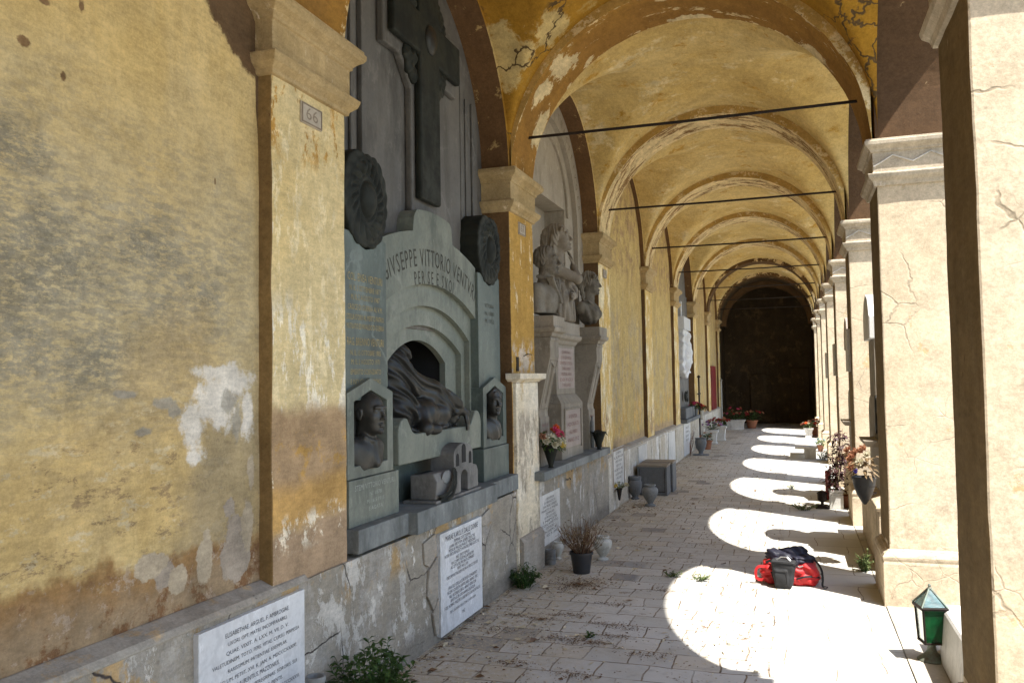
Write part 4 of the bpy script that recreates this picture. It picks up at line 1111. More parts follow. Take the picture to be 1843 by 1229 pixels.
# gate tower with arched passage and three windows
m = MB()
ar = [(5.30+.062*math.cos(a), 1.0+.05*math.sin(a)) for a in np.linspace(0, PI, 10)]
m.prism([(5.12,.906),(5.238,.906)]+[(y, z) for y, z in ar[::-1]]+[(5.362,.906),(5.46,.906),(5.46,1.16)]+[(5.29+.17*math.cos(a), 1.16+.07*math.sin(a)) for a in np.linspace(0, PI, 12)][1:-1]+[(5.12,1.16)], -2.30, -2.13)
tw = m.build('gate_tower', M['model_stone'], S, bevel=.004)
m = MB(); m.box(-2.29, -2.20, 5.24, 5.36, .9065, 1.03); m.build('passage', M['black'], tw)
m = MB()
for y, w, z0, z1 in ((5.18,.022,1.085,1.145), (5.29,.034,1.10,1.19), (5.405,.022,1.085,1.145)):
    m.prism([(y-w,z0),(y+w,z0),(y+w,z1)]+[(y+w*math.cos(a), z1+w*math.sin(a)) for a in np.linspace(0, PI, 7)][1:-1]+[(y-w,z1)], -2.1295, -2.127)
m.build('window', M['black'], tw)
m = MB(); m.prism([(5.461,.906),(5.57,.906),(5.57,1.02),(5.54,1.06),(5.461,1.075)], -2.27, -2.135); m.build('side_wing', M['model_stone'], S, bevel=.004)

# ------------------------------------------------------------------ second tomb: two busts and a standing figure
Y2 = 8.55
T2 = thing('bust_tomb', (-2.2, Y2, .77), 'beige stone tomb with three inscribed pedestals under a pale arch', 'tomb')
m = MB()
m.box(BX, -2.44, 7.18, 7.85, .7, 3.58); m.box(BX, -2.44, 9.25, 9.92, .7, 3.58); m.box(BX, -2.44, 7.18, 9.92, 3.5802, 4.8)
m.build('lining', M['pale_stone'], T2, bevel=.002)
m = MB(); m.box(-2.805, -2.68, 7.85, 9.25, .7, 3.58); m.build('niche_back', M['pale_stone'], T2)
m = MB()
def ring(r0, r1, x0, x1, zc, n=36, a0=0., a1=PI):
    vs = []; f = []
    for i in range(n+1):
        a = a0+(a1-a0)*i/n
        for r, x in ((r0,x0),(r0,x1),(r1,x1),(r1,x0)): vs.append((x, Y2+r*math.cos(a), zc+r*math.sin(a)))
    for i in range(n):
        for j in range(3): f.append((4*i+j, 4*i+j+1, 4*i+j+5, 4*i+j+4))
    return vs, f
m.add(*ring(1.09, 1.345, -2.439, -2.385, 3.36)); m.add(*ring(.76, .80, -2.439, -2.415, 3.50))
for s in (-1, 1): m.box(-2.439, -2.385, Y2+s*1.2175-.1275, Y2+s*1.2175+.1275, .85, 3.36)
av = m.build('arch_moulding', M['pale_stone'], T2)
L = MB(); s_ = 'REQVIESCANT IN PACE DOMINI'
for i, ch in enumerate(s_):
    if ch == ' ': continue
    a = 1.35-2.7*(i+.5)/len(s_); r = 1.215
    text_into(L, ch, (0,math.cos(a),-math.sin(a)), (0,math.sin(a),math.cos(a)), (1,0,0), (-2.385, Y2+r*math.sin(a)*1., 3.36+r*math.cos(a)), .11, squeeze=.8)
L.build('inscription', M['ink_brown'], av)
def pedestal(cy):
    hw = .145; y0, y1 = cy-hw, cy+hw
    m = MB(); m.prism([(-2.7,.842),(-2.225,.842),(-2.225,1.29),(-2.235,1.30),(-2.24,1.345),(-2.12,1.86),(-2.12,2.0),(-2.112,2.012),(-2.112,2.03),(-2.12,2.04),(-2.7,2.04)], y0-.0, y1+.0, 'y')
    p = m.build('pedestal', M['beige_stone'], T2, bevel=.005)
    m = MB(); m.stack(-2.7, -2.12, y0, y1, [(2.0401,.005),(2.05,.02),(2.075,.03),(2.09,.058),(2.115,.068),(2.13,.066),(2.133,.05),(2.235,.05)], (0,1,1,1)); m.build('pedestal_cap', M['beige_stone'], p, bevel=.004)
    # the slanting face carries a torch in a sunk frame
    m = MB(); d = Vector((-.12+.0, 0, -.515)); d.normalize(); n_ = Vector((d.z*-1, 0, d.x)); n_ = Vector((.974,0,-.227))
    def on(t, w): return Vector((-2.12,cy,1.86))+Vector((-.12,0,-.515))*t+Vector((0,w,0))
    for a, b2, w in (((.06,-.115),(.06,.115),.006), ((.94,-.115),(.94,.115),.006), ((.06,-.115),(.94,-.115),.006), ((.06,.115),(.94,.115),.006)):
        m.tube([on(*a)+n_*.001, on(*b2)+n_*.001], w, 4)
    m.tube([on(.16,0), on(.85,0)], [.028,.008], 8)
    for k in range(5): m.leaf(on(.18+.03*k, 0)+n_*.02, Vector((.1, (k-2)*.6, .7)), n_, .10, .03)
    m.build('torch_relief', M['beige_stone'], p)
    L = MB()
    for i, t in enumerate(('MARIA N. 1841', 'M. 1910', 'IN PACE')):
        text_into(L, t, p=(-2.225, cy, 1.22-.06*i), size=.04, width=.2 if i < 1 else .14, **WALLTXT)
    L.build('inscription', M['ink_red'], p)
    L = MB(); text_into(L, 'CARLO ROSSI' if cy < Y2 else 'ANNA ROSSI', p=(-2.07, cy, 2.185), size=.05, width=.22, **WALLTXT)
    return p
pedestal(7.58); pedestal(9.505)
m = MB(); yc = 8.52
m.box(-2.7, -2.2, yc-.44, yc+.44, .842, 1.40); m.stack(-2.7, -2.2, yc-.44, yc+.44, [(1.4002,0),(1.43,-.02),(1.49,-.06)], (0,1,1,1))
m.box(-2.7, -2.262, yc-.375, yc+.375, 1.4902, 2.0)
md = m.build('pedestal', M['beige_stone'], T2, bevel=.005)
m = MB(); m.stack(-2.7, -2.262, yc-.375, yc+.375, [(2.0002,.005),(2.02,.02),(2.04,.03),(2.065,.062),(2.09,.07),(2.105,.068),(2.108,.05),(2.24,.05)], (0,1,1,1)); m.build('pedestal_cap', M['beige_stone'], md, bevel=.004)
m = MB(); m.box(-2.262, -2.2585, yc-.33, yc+.33, 1.55, 1.97); tb = m.build('tablet', M['pink_stone'], md)
L = MB()
for i, t in enumerate(('QUI RIPOSANO', 'LE SPOGLIE MORTALI', 'DI PIETRO E TERESA', 'CONIUGI ESEMPLARI', 'VISSUTI NELL AMORE', 'DEI FIGLI', 'E NELLA FEDE')):
    text_into(L, t, p=(-2.2585, yc, 1.925-.057*i), size=.046, width=.34+.16*((i*7) % 3)/2, **WALLTXT)
L.build('inscription', M['ink_red'], tb)
m = MB(); m.box(-2.2, -2.197, yc-.32, yc+.32, .95, 1.33); tb = m.build('tablet', M['pink_stone'], md)
m = MB()
for a in (-.34, .34): m.box(-2.2, -2.185, yc+a-.015, yc+a+.015, .93, 1.35)
m.box(-2.2, -2.185, yc-.3249, yc+.3249, 1.332, 1.35); m.build('tablet_frame', M['beige_stone'], md, bevel=.003)
L = MB()
for i, t in enumerate(('AI GENITORI', 'ADORATI', 'I FIGLI POSERO', 'ANNO 1912')):
    text_into(L, t, p=(-2.197, yc, 1.26-.08*i), size=.06, width=.34+.12*(i % 2), **WALLTXT)
L.build('inscription', M['ink_red'], tb)
m = MB(); m.gbox(-2.7, -2.075, 7.03, 9.78, .765, .841, .15, .002); m.build('sill', M['sill_stone'], T2, bevel=.006)

# busts: each one continuous carved surface
b = MB()
def f(P):
    x, y, z = P.T; c = (-2.185, 7.60)
    d = head_sdf(P, (c[0], c[1], 2.755), math.radians(-6), 1.16, .06, 'short')
    ym = np.abs(y-c[1]); Q = np.stack([x-c[0], ym, z], -1)
    bd = smin(cap(Q, (-.05,0,2.47), (-.06,.165,2.475), .085, .075), ell(Q, (.005,0,2.40), (.115,.17,.17)), .04)
    bd = smin(bd, cap(Q, (-.06,.165,2.46), (-.045,.155,2.20), .078, .065), .03)
    bd = smin(bd, sbox(Q, (-.02,0,2.28), (.085,.15,.10), .04), .04)
    bd = smin(bd, cap(Q, (-.02,0,2.55), (-.01,0,2.62), .08, .066), .03)
    lap = np.maximum(np.abs(Q[:,1]-(.105-.55*np.clip(2.58-z, 0, .16)))-.022, np.abs(x-c[0]-.065-.25*np.clip(2.58-z, 0, .2))-.03)
    bd = smin(bd, np.maximum(lap, np.maximum(z-2.60, 2.36-z)), .008)
    bd = smin(bd, cap(Q, (.115,.012,2.37), (.112,.018,2.24), .018, .016), .006)
    bd = smin(bd, cap(Q, (-.07,.058,2.615), (.055,.05,2.592), .020, .018), .006)
    bd = smin(bd, ell(Q, (.085,0,2.572), (.02,.03,.014)), .004); bd = smin(bd, cap(Q, (.095,0,2.56), (.115,0,2.40), .012, .018), .005)
    for bz in (2.46, 2.40, 2.34, 2.28): bd = smin(bd, ell(P, (c[0]+.128, c[1]+.02, bz), (.008,.009,.009)), .002)
    bd = bd+.0035*np.sin(34*(y+.8*z))*np.clip((ym-.06)*20, 0, 1)
    bd = smax(bd, 2.262-z, .008)
    return smin(d, bd, .02)
sculpt(b, f, (-2.47,7.33,2.24), (-1.98,7.87,2.93), .0068)
tag(b.build('bust', M['statue'], None, smooth=True, loc=(-2.2,7.6,2.236)), 'weathered stone bust of a short-haired person in a buttoned coat', 'statue')
m = MB(); m.stack(-2.30, -2.09, 7.50, 7.70, [(2.2362,0),(2.262,-.01)]); 
b = MB()
def f(P):
    x, y, z = P.T; c = (-2.24, 9.50)
    d = head_sdf(P, (c[0]+.03, c[1], 2.745), math.radians(8), 1.08, -.04, 'curls')
    ym = np.abs(y-c[1]); Q = np.stack([x-c[0], ym, z], -1)
    bd = smin(cap(Q, (-.04,0,2.475), (-.05,.13,2.465), .085, .07), ell(Q, (.01,0,2.40), (.125,.15,.13)), .05)
    bd = smin(bd, ell(Q, (.085,.06,2.40), (.055,.06,.06)), .03)
    bd = smin(bd, cap(Q, (0,.0,2.5), (.02,0,2.58), .062, .055), .04)
    bd = smin(bd, cap(Q, (.03,.12,2.54), (.12,0,2.46), .012, .016), .012)
    bd = bd+.006*np.sin(45*(y*.8+z*.6)+4*np.sin(20*x))*np.clip((2.50-z)*12, 0, 1)
    bd = smax(bd, 2.265-z, .012); bd = smax(bd, (2.34-z)*.7+np.abs(ym)*.35-.07, .03)
    return smin(d, bd, .02)
sculpt(b, f, (-2.50,9.28,2.245), (-2.03,9.72,2.93), .007)
tag(b.build('bust', M['statue'], None, smooth=True, loc=(-2.24,9.5,2.236)), 'weathered stone bust of a person with curled hair on the far pedestal', 'statue')
b = MB()
def f(P):
    x, y, z = P.T; c = (-2.36, 8.50)
    hc = (c[0]+.06, c[1]-.02, 3.12)
    d = head_sdf(P, hc, math.radians(2), 1.2, .12, 'long')
    Q = np.stack([x-c[0], y-c[1], z], -1); Qm = np.stack([x-c[0], np.abs(y-c[1]), z], -1)
    bd = smin(cap(Qm, (-.03,0,2.86), (-.03,.17,2.83), .085, .075), ell(Q, (0,0,2.72), (.13,.175,.19)), .05)
    bd = smin(bd, ell(Q, (.01,0,2.42), (.17,.21,.30)), .08)
    bd = smin(bd, cap(Q, (0,0,2.88), (.02,0,2.98), .07, .06), .03)
    fold = .016*np.sin(52*(y-c[1])+7*np.sin(6*z))*np.clip((2.80-z)*6, .12, 1)+.008*np.sin(70*(y+x)+12*z)*np.clip((2.85-z)*6, 0, 1)
    bd = bd+fold
    bd = smin(bd, cap(Q, (.12,.02,2.70), (.10,.10,2.30), .05, .09)+fold*.6, .03)
    bd = smin(bd, cap(Q, (.10,-.17,2.62), (.13,-.05,2.28), .045, .06)+fold*.6, .03)
    # sleeve cap, bare bent arm, forearm back up to the cheek
    arm = smin(cap(Q, (0,-.17,2.83), (.04,-.17,2.80), .085, .08)+.006*np.sin(60*z), cap(Q, (.03,-.17,2.80), (.26,-.06,2.685), .062, .052), .02)
    arm = smin(arm, cap(Q, (.26,-.06,2.685), (.19,.05,2.83), .05, .036), .02)
    hd = hand_parts(P, (c[0]+.19, c[1]+.05, 2.83), (-.2,.1,.95), (-.9,-.2,.1), 1.05, .4, 1)
    arm = smin(arm, hd, .015)
    arm2 = smin(cap(Q, (0,.18,2.80), (.14,.22,2.60), .06, .05), cap(Q, (.14,.22,2.60), (.2,.05,2.52), .048, .036), .02)
    arm2 = smin(arm2, hand_parts(P, (c[0]+.2, c[1]+.05, 2.52), (.15,-.9,-.1), (-.9,0,0), 1.0, .4, -1), .012)
    bd = smin(smin(bd, arm, .02), arm2, .02)
    bd = smax(bd, 2.245-z, .01)
    return smin(d, bd, .02)
sculpt(b, f, (-2.66,8.16,2.235), (-1.98,8.84,3.38), .0085)
tag(b.build('statue', M['statue_pale'], None, smooth=True, loc=(-2.36,8.5,2.241)), 'taller stone figure with long hair and a bent bare arm standing between two busts', 'statue')
# ------------------------------------------------------------------ plaques on the wall
def plaque(name, y0, y1, z0, z1, x, th, mat, label, lines=None, ink='ink', frame=False, rot=0., cat='plaque'):
    t = MB(); t.box(x-th, x, y0, y1, z0, z1)
    o = t.build(name, M[mat], None, bevel=.003, loc=(x, (y0+y1)/2, z0)); tag(o, label, cat)
    if frame:
        f = MB(); w = frame
        f.box(x+.0002, x+.004, y0+.004, y1-.004, z0+.004, z0+w); f.box(x+.0002, x+.004, y0+.004, y1-.004, z1-w, z1-.004)
        f.box(x+.0002, x+.004, y0+.004, y0+w, z0+w, z1-w); f.box(x+.0002, x+.004, y1-w, y1-.004, z0+w, z1-w)
        f.build('border', M['plate_ink'], o)
    if lines:
        L = MB()
        for (s, u, v, size, width) in lines:
            text_into(L, s, p=(x, y0+(y1-y0)*u, z0+(z1-z0)*v), size=size, width=width, **WALLTXT)
        L.build('inscription', M[ink], o)
    if rot: o.rotation_euler = (rot, 0, 0)
    return o
ins1 = ['ELISABETHAE. ARGUEL. F. AMBROGIAE.', 'UXORI. OPT. MATRI. INCOMPARABILI.', 'QUAE. VIXIT. A. LXX. M. VII. D. V.', 'VALETUDINEM. TOTO. FERE. VITAE. CURSU. PERPESSA', 'RARISSIMUM. PATIENTIAE. EXEMPLAR.', 'COELUM. PETIIT. XVI. K. JAN. A. MDCCCXXXXI.',
        'LAURENTIUS. MAZZONIUS.', 'CINERIBUS. DELATIS. PEREGRINAE. SORORIS. SUI', 'FEMINAE. BOMUSEDAE. PIENTIS.', 'AN. P. M. LXVII. VITA. FUNC. NON. FEB. A. MDCCCXXXVI.', 'ET. HIERONYMELLI. CAES. F. MAZZONI.', 'VITAE. EXORDIO. AVIAM. SUBSEQUENTI.', 'FEB. A. MDCCCXXX.', 'DULCISSIMAE. P. C.', 'BENEDETTI. MAZZONI', 'BENZONI']
wd1 = [.44,.41,.43,.60,.41,.56,.29,.56,.34,.60,.40,.46,.24,.26,.42,.2]
plaque('marble_plaque', 2.668, 3.392, .10, .705, -2.162, .03, 'white_marble', 'white marble plaque set below the big ochre wall, at the lower left corner', [(s, .52, .915-.0585*i, .0225 if i not in (0,6,14) else .027, w) for i, (s, w) in enumerate(zip(ins1, wd1))])
ins2 = [('MARIAE KAROLI F. DALLE DONNE', .93, .052, .58), ('FEMINAE DOCTISSIMAE', .875, .030, .30), ('LAVRA VIRTVTVM GENERE DILECTAE', .835, .030, .46), ('MEDICAE PHILOSOPHIAE ET MEDICINAE', .795, .030, .48), ('INTER VIROS BENEDICTI HONORIS ORBI ADLECTAE', .755, .030, .62), ('ING. EIVS POPVLA', .70, .030, .24),
        ('VIA COMPVTATIONE SAPIENTVM', .66, .030, .40), ('ACCEPTA PIIS PROBATA OMNIBVS', .62, .030, .42), ('VIXIT AN LXIV', .58, .030, .2), ('OBDORMIVIT IN DOM VIII JAN A MDCCCXXXXII', .535, .030, .56), ('I FRATELLI DELLA E DEI SUOI CONGIUNTI', .43, .030, .52), ('FECERO QUESTA LAPIDE NELL ANNO 1952', .385, .030, .54), ('NEL RICORDO DEGLI AMATI GENITORI', .34, .030, .48),
        ('ANITA E DR GIOVANNI CASAGLIA', .295, .030, .44), ('E DEL NONNO MAESTRO LUIGI NATO A RONCASTALDO', .25, .030, .64), ('PER IL SACRARIO DELLA ZONA L.M. BOLOGNA', .185, .024, .46), ('1952', .11, .03, .05)]
plaque('marble_plaque', 4.945, 5.69, .03, .675, -2.158, .03, 'white_marble', 'white marble plaque standing on the paving under the tomb with the cross', [(s, .5, v, z, w) for s, v, z, w in ins2])
plaque('marble_plaque', 7.18, 7.88, .14, .60, -2.178, .02, 'white_dirty', 'stained marble plaque in the wall foot behind the pot of dead stalks', [(t, .5, .9-.072*i, .032, .28+.26*((i*5) % 4)/3) for i, t in enumerate(['A PERENNE MEMORIA', 'DI FRANCESCO', 'UOMO PROBO E GENEROSO', 'MARITO E PADRE', 'ESEMPLARE', 'LA MOGLIE I FIGLI', 'I NIPOTI', 'CON AFFETTO', 'QUESTO RICORDO', 'POSERO', 'N. 1832 M. 1899'])], 'ink_grey')
plaque('marble_plaque', 10.38, 11.12, .22, .755, -2.175, .02, 'white_dirty', 'narrow framed marble plaque on the wall foot before the grey blocks', [(t, .5, .88-.1*i, .04, .3+.24*((i*5) % 3)/2) for i, t in enumerate(['QUI RIPOSA', 'LUIGI', 'AMATO PADRE', 'NATO 1850', 'MORTO 1921', 'LA FAMIGLIA', 'POSE'])], 'ink_grey', frame=.03)
plaque('number_plate', 3.425, 3.61, 2.895, 2.998, -2.188, .012, 'plate_wall', 'number plate reading 66 on the near pilaster', [('66', .5, .5, .085, .105)], 'plate_ink', frame=.010, cat='number plate')
plaque('number_plate', 6.77, 6.95, 2.893, 2.998, -2.188, .012, 'plate_wall', 'number plate reading 67 on the orange pilaster', [('67', .5, .5, .085, .105)], 'plate_ink', frame=.010, cat='number plate')
plaque('number_plate', 10.13, 10.30, 2.893, 2.998, -2.188, .012, 'plate_wall', 'number plate on the third pilaster beyond the busts', [('68', .5, .5, .085, .105)], 'plate_ink', frame=.010, cat='number plate')
for i, (y0, w) in enumerate(((12.2, .75), (14.2, .9), (15.3, .85), (16.3, .5))):
    plaque('marble_plaque', y0, y0+w, .06, .64, -2.172, .02, 'dado_white' if i % 2 else 'white_dirty', ['streaked marble slab on the wall foot directly behind the grey blocks', 'first pale wall-foot slab beyond the grey blocks', 'second pale wall-foot slab beyond the grey blocks', 'small stained slab at the foot of the last pilaster before the white relief'][i])

# white clad lower half of the orange pilaster, with its cap and lower ledge
C = thing('plaster_pillar', (-2.2, 6.88, 0), 'peeling white plaster casing with a cap slab round the orange pilaster', 'pillar')
m = MB(); m.gbox(-2.24, -2.168, 6.56, 7.19, .0, 1.625, .09, .005, seed=3); m.build('casing', M['col_white'], C, bevel=.008)
m = MB(); m.stack(-2.24, -2.168, 6.56, 7.19, [(1.626,.004),(1.64,.02),(1.655,.055),(1.70,.06),(1.702,.05)], (0,1,1,1)); m.build('cap_slab', M['col_white'], C, bevel=.004)
m = MB(); m.prism([(-2.1675,.0),(-2.13,.0),(-2.125,.31),(-2.15,.345),(-2.1675,.355)], 6.58, 7.17, 'y'); m.build('foot_block', M['dado_ledge'], C, bevel=.006)
m = MB(); m.box(-2.2, -2.192, 6.66, 6.72, 1.72, 1.84); m.tube([(-2.195,6.86,1.85),(-2.17,6.9,1.87),(-2.165,7.0,1.865)], .004, 5); m.build('hook', M['iron'], C)

# broken plaster pieces standing off the dado near the plaque
BP = MB()
def slab_piece(poly, x0=-2.186, x1=-2.168):
    BP.prism(poly, x0, x1)
slab_piece([(4.72,.66),(4.90,.69),(4.93,.56),(4.80,.50),(4.735,.53)]); slab_piece([(4.80,.48),(4.935,.54),(4.935,.30),(4.86,.22),(4.77,.33)]); slab_piece([(4.85,.20),(4.94,.28),(4.94,.06),(4.90,.05)])
slab_piece([(5.71,.66),(5.90,.70),(5.93,.60),(5.80,.585),(5.72,.60)])
tag(BP.build('plaster_fragments', M['dado_ledge'], None, bevel=.004, loc=(-2.18,4.85,.05)), 'cracked plaster pieces loosened round the white plaque under the cross', 'plaster', kind='stuff')

# ------------------------------------------------------------------ fifth bay: grey slab with a white relief
T5 = thing('relief_tomb', (-2.3, 18.6, .7), 'grey slab tomb with a long white marble relief', 'tomb')
m = MB(); m.gbox(-2.355, -2.33, 17.3, 19.9, .72, 3.5, .4, .002); m.build('back_slab', M['slab_grey'], T5)
b = MB()
def f(P):
    x, y, z = P.T; yc = 18.55; t = np.clip((z-1.6)/1.05, 0, 1)
    hw = .36+.24*np.sin(PI*np.clip(.18+.75*t, 0, 1)); 
    d = np.maximum(np.abs(y-yc)-hw, np.maximum(1.62-z+.25*np.abs(y-yc), z-2.66)); d = np.maximum(d*.8, np.abs(x+2.27)-.07)
    d = smin(d, cap(P, (-2.2,18.4,2.5), (-2.19,18.3,1.85), .07, .10), .06); d = smin(d, cap(P, (-2.2,18.75,2.6), (-2.19,18.8,2.0), .06, .09), .06)
    d = smin(d, ell(P, (-2.2,18.55,2.40), (.07,.10,.13)), .04)
    return d+.014*np.sin(26*y+6*np.sin(5*z))+.008*np.sin(34*z+8*y)
sculpt(b, f, (-2.36,17.75,1.52), (-2.06,19.3,2.72), .022); b.build('draped_relief', M['white_marble'], T5, smooth=True)
m = MB(); m.box(-2.33, -2.17, 18.0, 19.15, 2.67, 2.94); m.build('relief_head', M['white_marble'], T5, bevel=.01)
m = MB(); m.box(-2.33, -2.29, 18.5, 18.62, 2.95, 3.30); m.build('crucifix', M['white_marble'], T5, bevel=.004)
m = MB(); m.gbox(-2.40, -2.08, 17.4, 19.9, .70, .775, .3, .002); sh = m.build('shelf', M['grey_stone'], T5, bevel=.005)
m = MB(); m.box(-2.33, -2.12, 17.55, 18.7, .777, 1.0); m.build('stone_chest', M['grey_stone'], T5, bevel=.015)
m = MB(); m.box(-2.33, -2.14, 19.0, 19.7, .777, .99); m.build('stone_chest', M['grey_stone'], T5, bevel=.015)
plaque('marble_plaque', 17.5, 18.6, .02, .68, -2.17, .02, 'white_marble', 'white marble slab below the long white relief', [(t, .5, .85-.13*i, .06, .5) for i, t in enumerate(['PACE', 'IN MEMORIA', 'DEI DEFUNTI', 'ANNO 1920'])], 'ink_grey')

# ------------------------------------------------------------------ red board, pipes and crosses along the far wall
t = MB(); t.gbox(-2.24, -2.20, 24.3, 25.7, .35, 1.95, .3, .002); o = t.build('red_board', M['paint_red'], None, bevel=.01, loc=(-2.22,25.0,.35)); tag(o, 'dark red painted board fixed upright to the far wall', 'board')
for y, z1 in ((20.4, 1.5), (21.4, 1.8)):
    pass
t = MB(); t.tube([(-2.13,20.2,.0),(-2.13,20.2,1.62)], .02, 8); t.tube([(-2.13,19.95,1.25),(-2.13,20.45,1.25)], .018, 6); t.lathe((-2.13,20.2,1.62), [(.02,0),(.045,.02),(.03,.05),(.0,.07)], 8)
tag(t.build('iron_cross', M['iron'], None, loc=(-2.13,20.2,0)), 'thin iron cross on a pole against the far pilaster', 'cross')
t = MB(); t.tube([(-2.1,26.2,.0),(-2.1,26.2,1.5)], .025, 8); t.lathe((-2.1,26.2,1.5), [(.025,0),(.05,.03),(.02,.06),(0,.08)], 8)
tag(t.build('zinc_pole', M['pipe_grey'], None, loc=(-2.1,26.2,0)), 'pale zinc pole with a finial at the mouth of the dark chamber', 'pole')

# tomb slabs on the dark end wall
for i, (xa, xb, h) in enumerate(((-1.45,-.75,1.55), (-.1,.5,1.9))):
    D = thing('end_tomb', ((xa+xb)/2, YEND, 0), ['dim rounded tomb slab on the dark end wall', 'dim square-topped tomb slab on the dark end wall'][i], 'tomb')
    m = MB(); xm, hw = (xa+xb)/2, (xb-xa)/2
    poly = [(xa,.0),(xb,.0),(xb,h)]+([(xm+hw*math.cos(a), h+.18*math.sin(a)) for a in np.linspace(0, PI, 9)][1:-1] if i == 0 else [])+[(xa,h)]
    m.prism(poly, YEND-.10, YEND-.002, 'y'); m.build('slab', M['dark_wall'], D, bevel=.01)
    m = MB(); m.box(xa-.1, xb+.1, YEND-.18, YEND-.101, 0, .35); m.build('step', M['dark_wall'], D, bevel=.01)
# ------------------------------------------------------------------ plants, flowers, vases
def rv(a, b): return random.uniform(a, b)
def weed(name, c, r, h, n, leafL, mat, label, group=None, flat=False, cat='weed', stems=16):
    o = thing(name, c, label, cat, group)
    st = MB(); lf = MB()
    for s in range(stems):
        a = rv(0, 2*PI); rr = r*math.sqrt(rv(.05, 1)); top = Vector((c[0]+rr*math.cos(a), c[1]+rr*math.sin(a), c[2]+h*rv(.45, 1)*(1-.45*(rr/r)**2)))
        b = Vector((c[0]+rr*.35*math.cos(a), c[1]+rr*.35*math.sin(a), c[2]))
        mid = b.lerp(top, .5)+Vector((rv(-.02,.02), rv(-.02,.02), h*.10))
        st.tube([b, mid, top], [.003, .0025, .0012], 4)
        k = max(3, int(n/stems))
        for i in range(k):
            t = rv(.12, 1.0); p = (b.lerp(mid, t*2) if t < .5 else mid.lerp(top, t*2-1))
            an = rv(0, 2*PI); d = Vector((math.cos(an), math.sin(an), rv(-.25, .75)))
            L = leafL*rv(.55, 1.15)
            lf.leaf(p, d, (0,0,1), L, L*rv(.35, .55), rv(.1, .35), droop=rv(.05, .45))
    st.build('stems', M['leaf' if mat != 'leaf_dry' else 'twig'], o); lf.build('foliage', M[mat], o)
    return o
weed('weed', (-1.99,3.66,0), .25, .46, 1500, .055, 'leaf', 'bushy green weed at the lower edge between the two white plaques', stems=60)
weed('weed', (-2.08,6.42,0), .15, .25, 620, .042, 'leaf', 'round green weed at the foot of the wall beside the peeling white pillar', stems=34)
weed('weed', (.52,7.68,0), .10, .20, 320, .035, 'leaf_pale', 'pale green weed against the plinth of the pier behind the red bag', stems=24)
weed('weed', (-.98,7.06,0), .10, .055, 110, .028, 'leaf_pale', 'low pale weed at the rounded tip of the nearest sun patch, left one of two', stems=14)
weed('weed', (-.78,7.02,0), .11, .06, 130, .028, 'leaf_pale', 'low pale weed inside the nearest sun patch, right one of two', stems=14)
weed('weed', (-1.30,5.29,0), .055, .05, 70, .024, 'leaf', 'tiny green tuft growing between the shaded paving bricks', stems=10)
weed('weed', (-.075,12.9,0), .08, .10, 110, .03, 'leaf_pale', 'small upright weed in the sun patch beside the grave lamp shadow', stems=12)
weed('weed', (.06,10.98,0), .20, .10, 260, .035, 'leaf_pale', 'spreading low weed in front of the white planter with red leaves', stems=24)
weed('weed', (.50,17.4,0), .15, .28, 320, .05, 'leaf_pale', 'tall pale weed beside the low stone bench', stems=22)
weed('weed', (.52,13.6,0), .10, .2, 160, .04, 'leaf_pale', 'pale weed behind the dark red plant at a pier foot', stems=14)

def bloom(p, d, r, mat, parent, petals=13):
    m = MB(); d = Vector(d).normalized(); u = d.orthogonal().normalized(); w = d.cross(u)
    for ring, (n, op, rad) in enumerate(((4, .25, .75), (5, .7, .9), (6, 1.25, 1.0))):
        for i in range(n):
            a = 2*PI*(i+.5*ring)/n+rv(-.2,.2); q = u*math.cos(a)+w*math.sin(a)
            dirn = d*math.cos(op)+q*math.sin(op)
            m.leaf(Vector(p)+q*r*.08, dirn, d, r*rad*rv(.9,1.15), r*rv(.75,.95), -.18, droop=-.15)
    return m.build('flower', M[mat], parent)
def bouquet(o, c, r, h, cols, n, fr, leafn=60, leafmat='leaf', leafL=.06, stemz=None):
    lf = MB(); st = MB(); z0 = stemz if stemz is not None else c[2]
    for i in range(n):
        a = 2*PI*i/n+rv(-.4,.4); rr = r*math.sqrt(rv(.05,1)); p = Vector((c[0]+rr*math.cos(a), c[1]+rr*math.sin(a), c[2]+h*(1-.55*(rr/r)**2)*rv(.75,1)))
        d = Vector((p.x-c[0], p.y-c[1], h*.9)); bloom(p, d, fr*rv(.8,1.15), cols[i % len(cols)], o)
        st.tube([(c[0]+rv(-.01,.01), c[1]+rv(-.01,.01), z0), p], .0025, 4)
    for i in range(leafn):
        a = rv(0,2*PI); t = rv(.1,.9); d = Vector((math.cos(a), math.sin(a), rv(-.2,.8)))
        p = Vector((c[0]+r*t*.8*math.cos(a), c[1]+r*t*.8*math.sin(a), c[2]+h*rv(0,.7))); L = leafL*rv(.6,1.2)
        lf.leaf(p, d, (0,0,1), L, L*.42, .2, droop=rv(.1,.5))
    st.build('stems', M['leaf'], o); lf.build('foliage', M[leafmat], o)

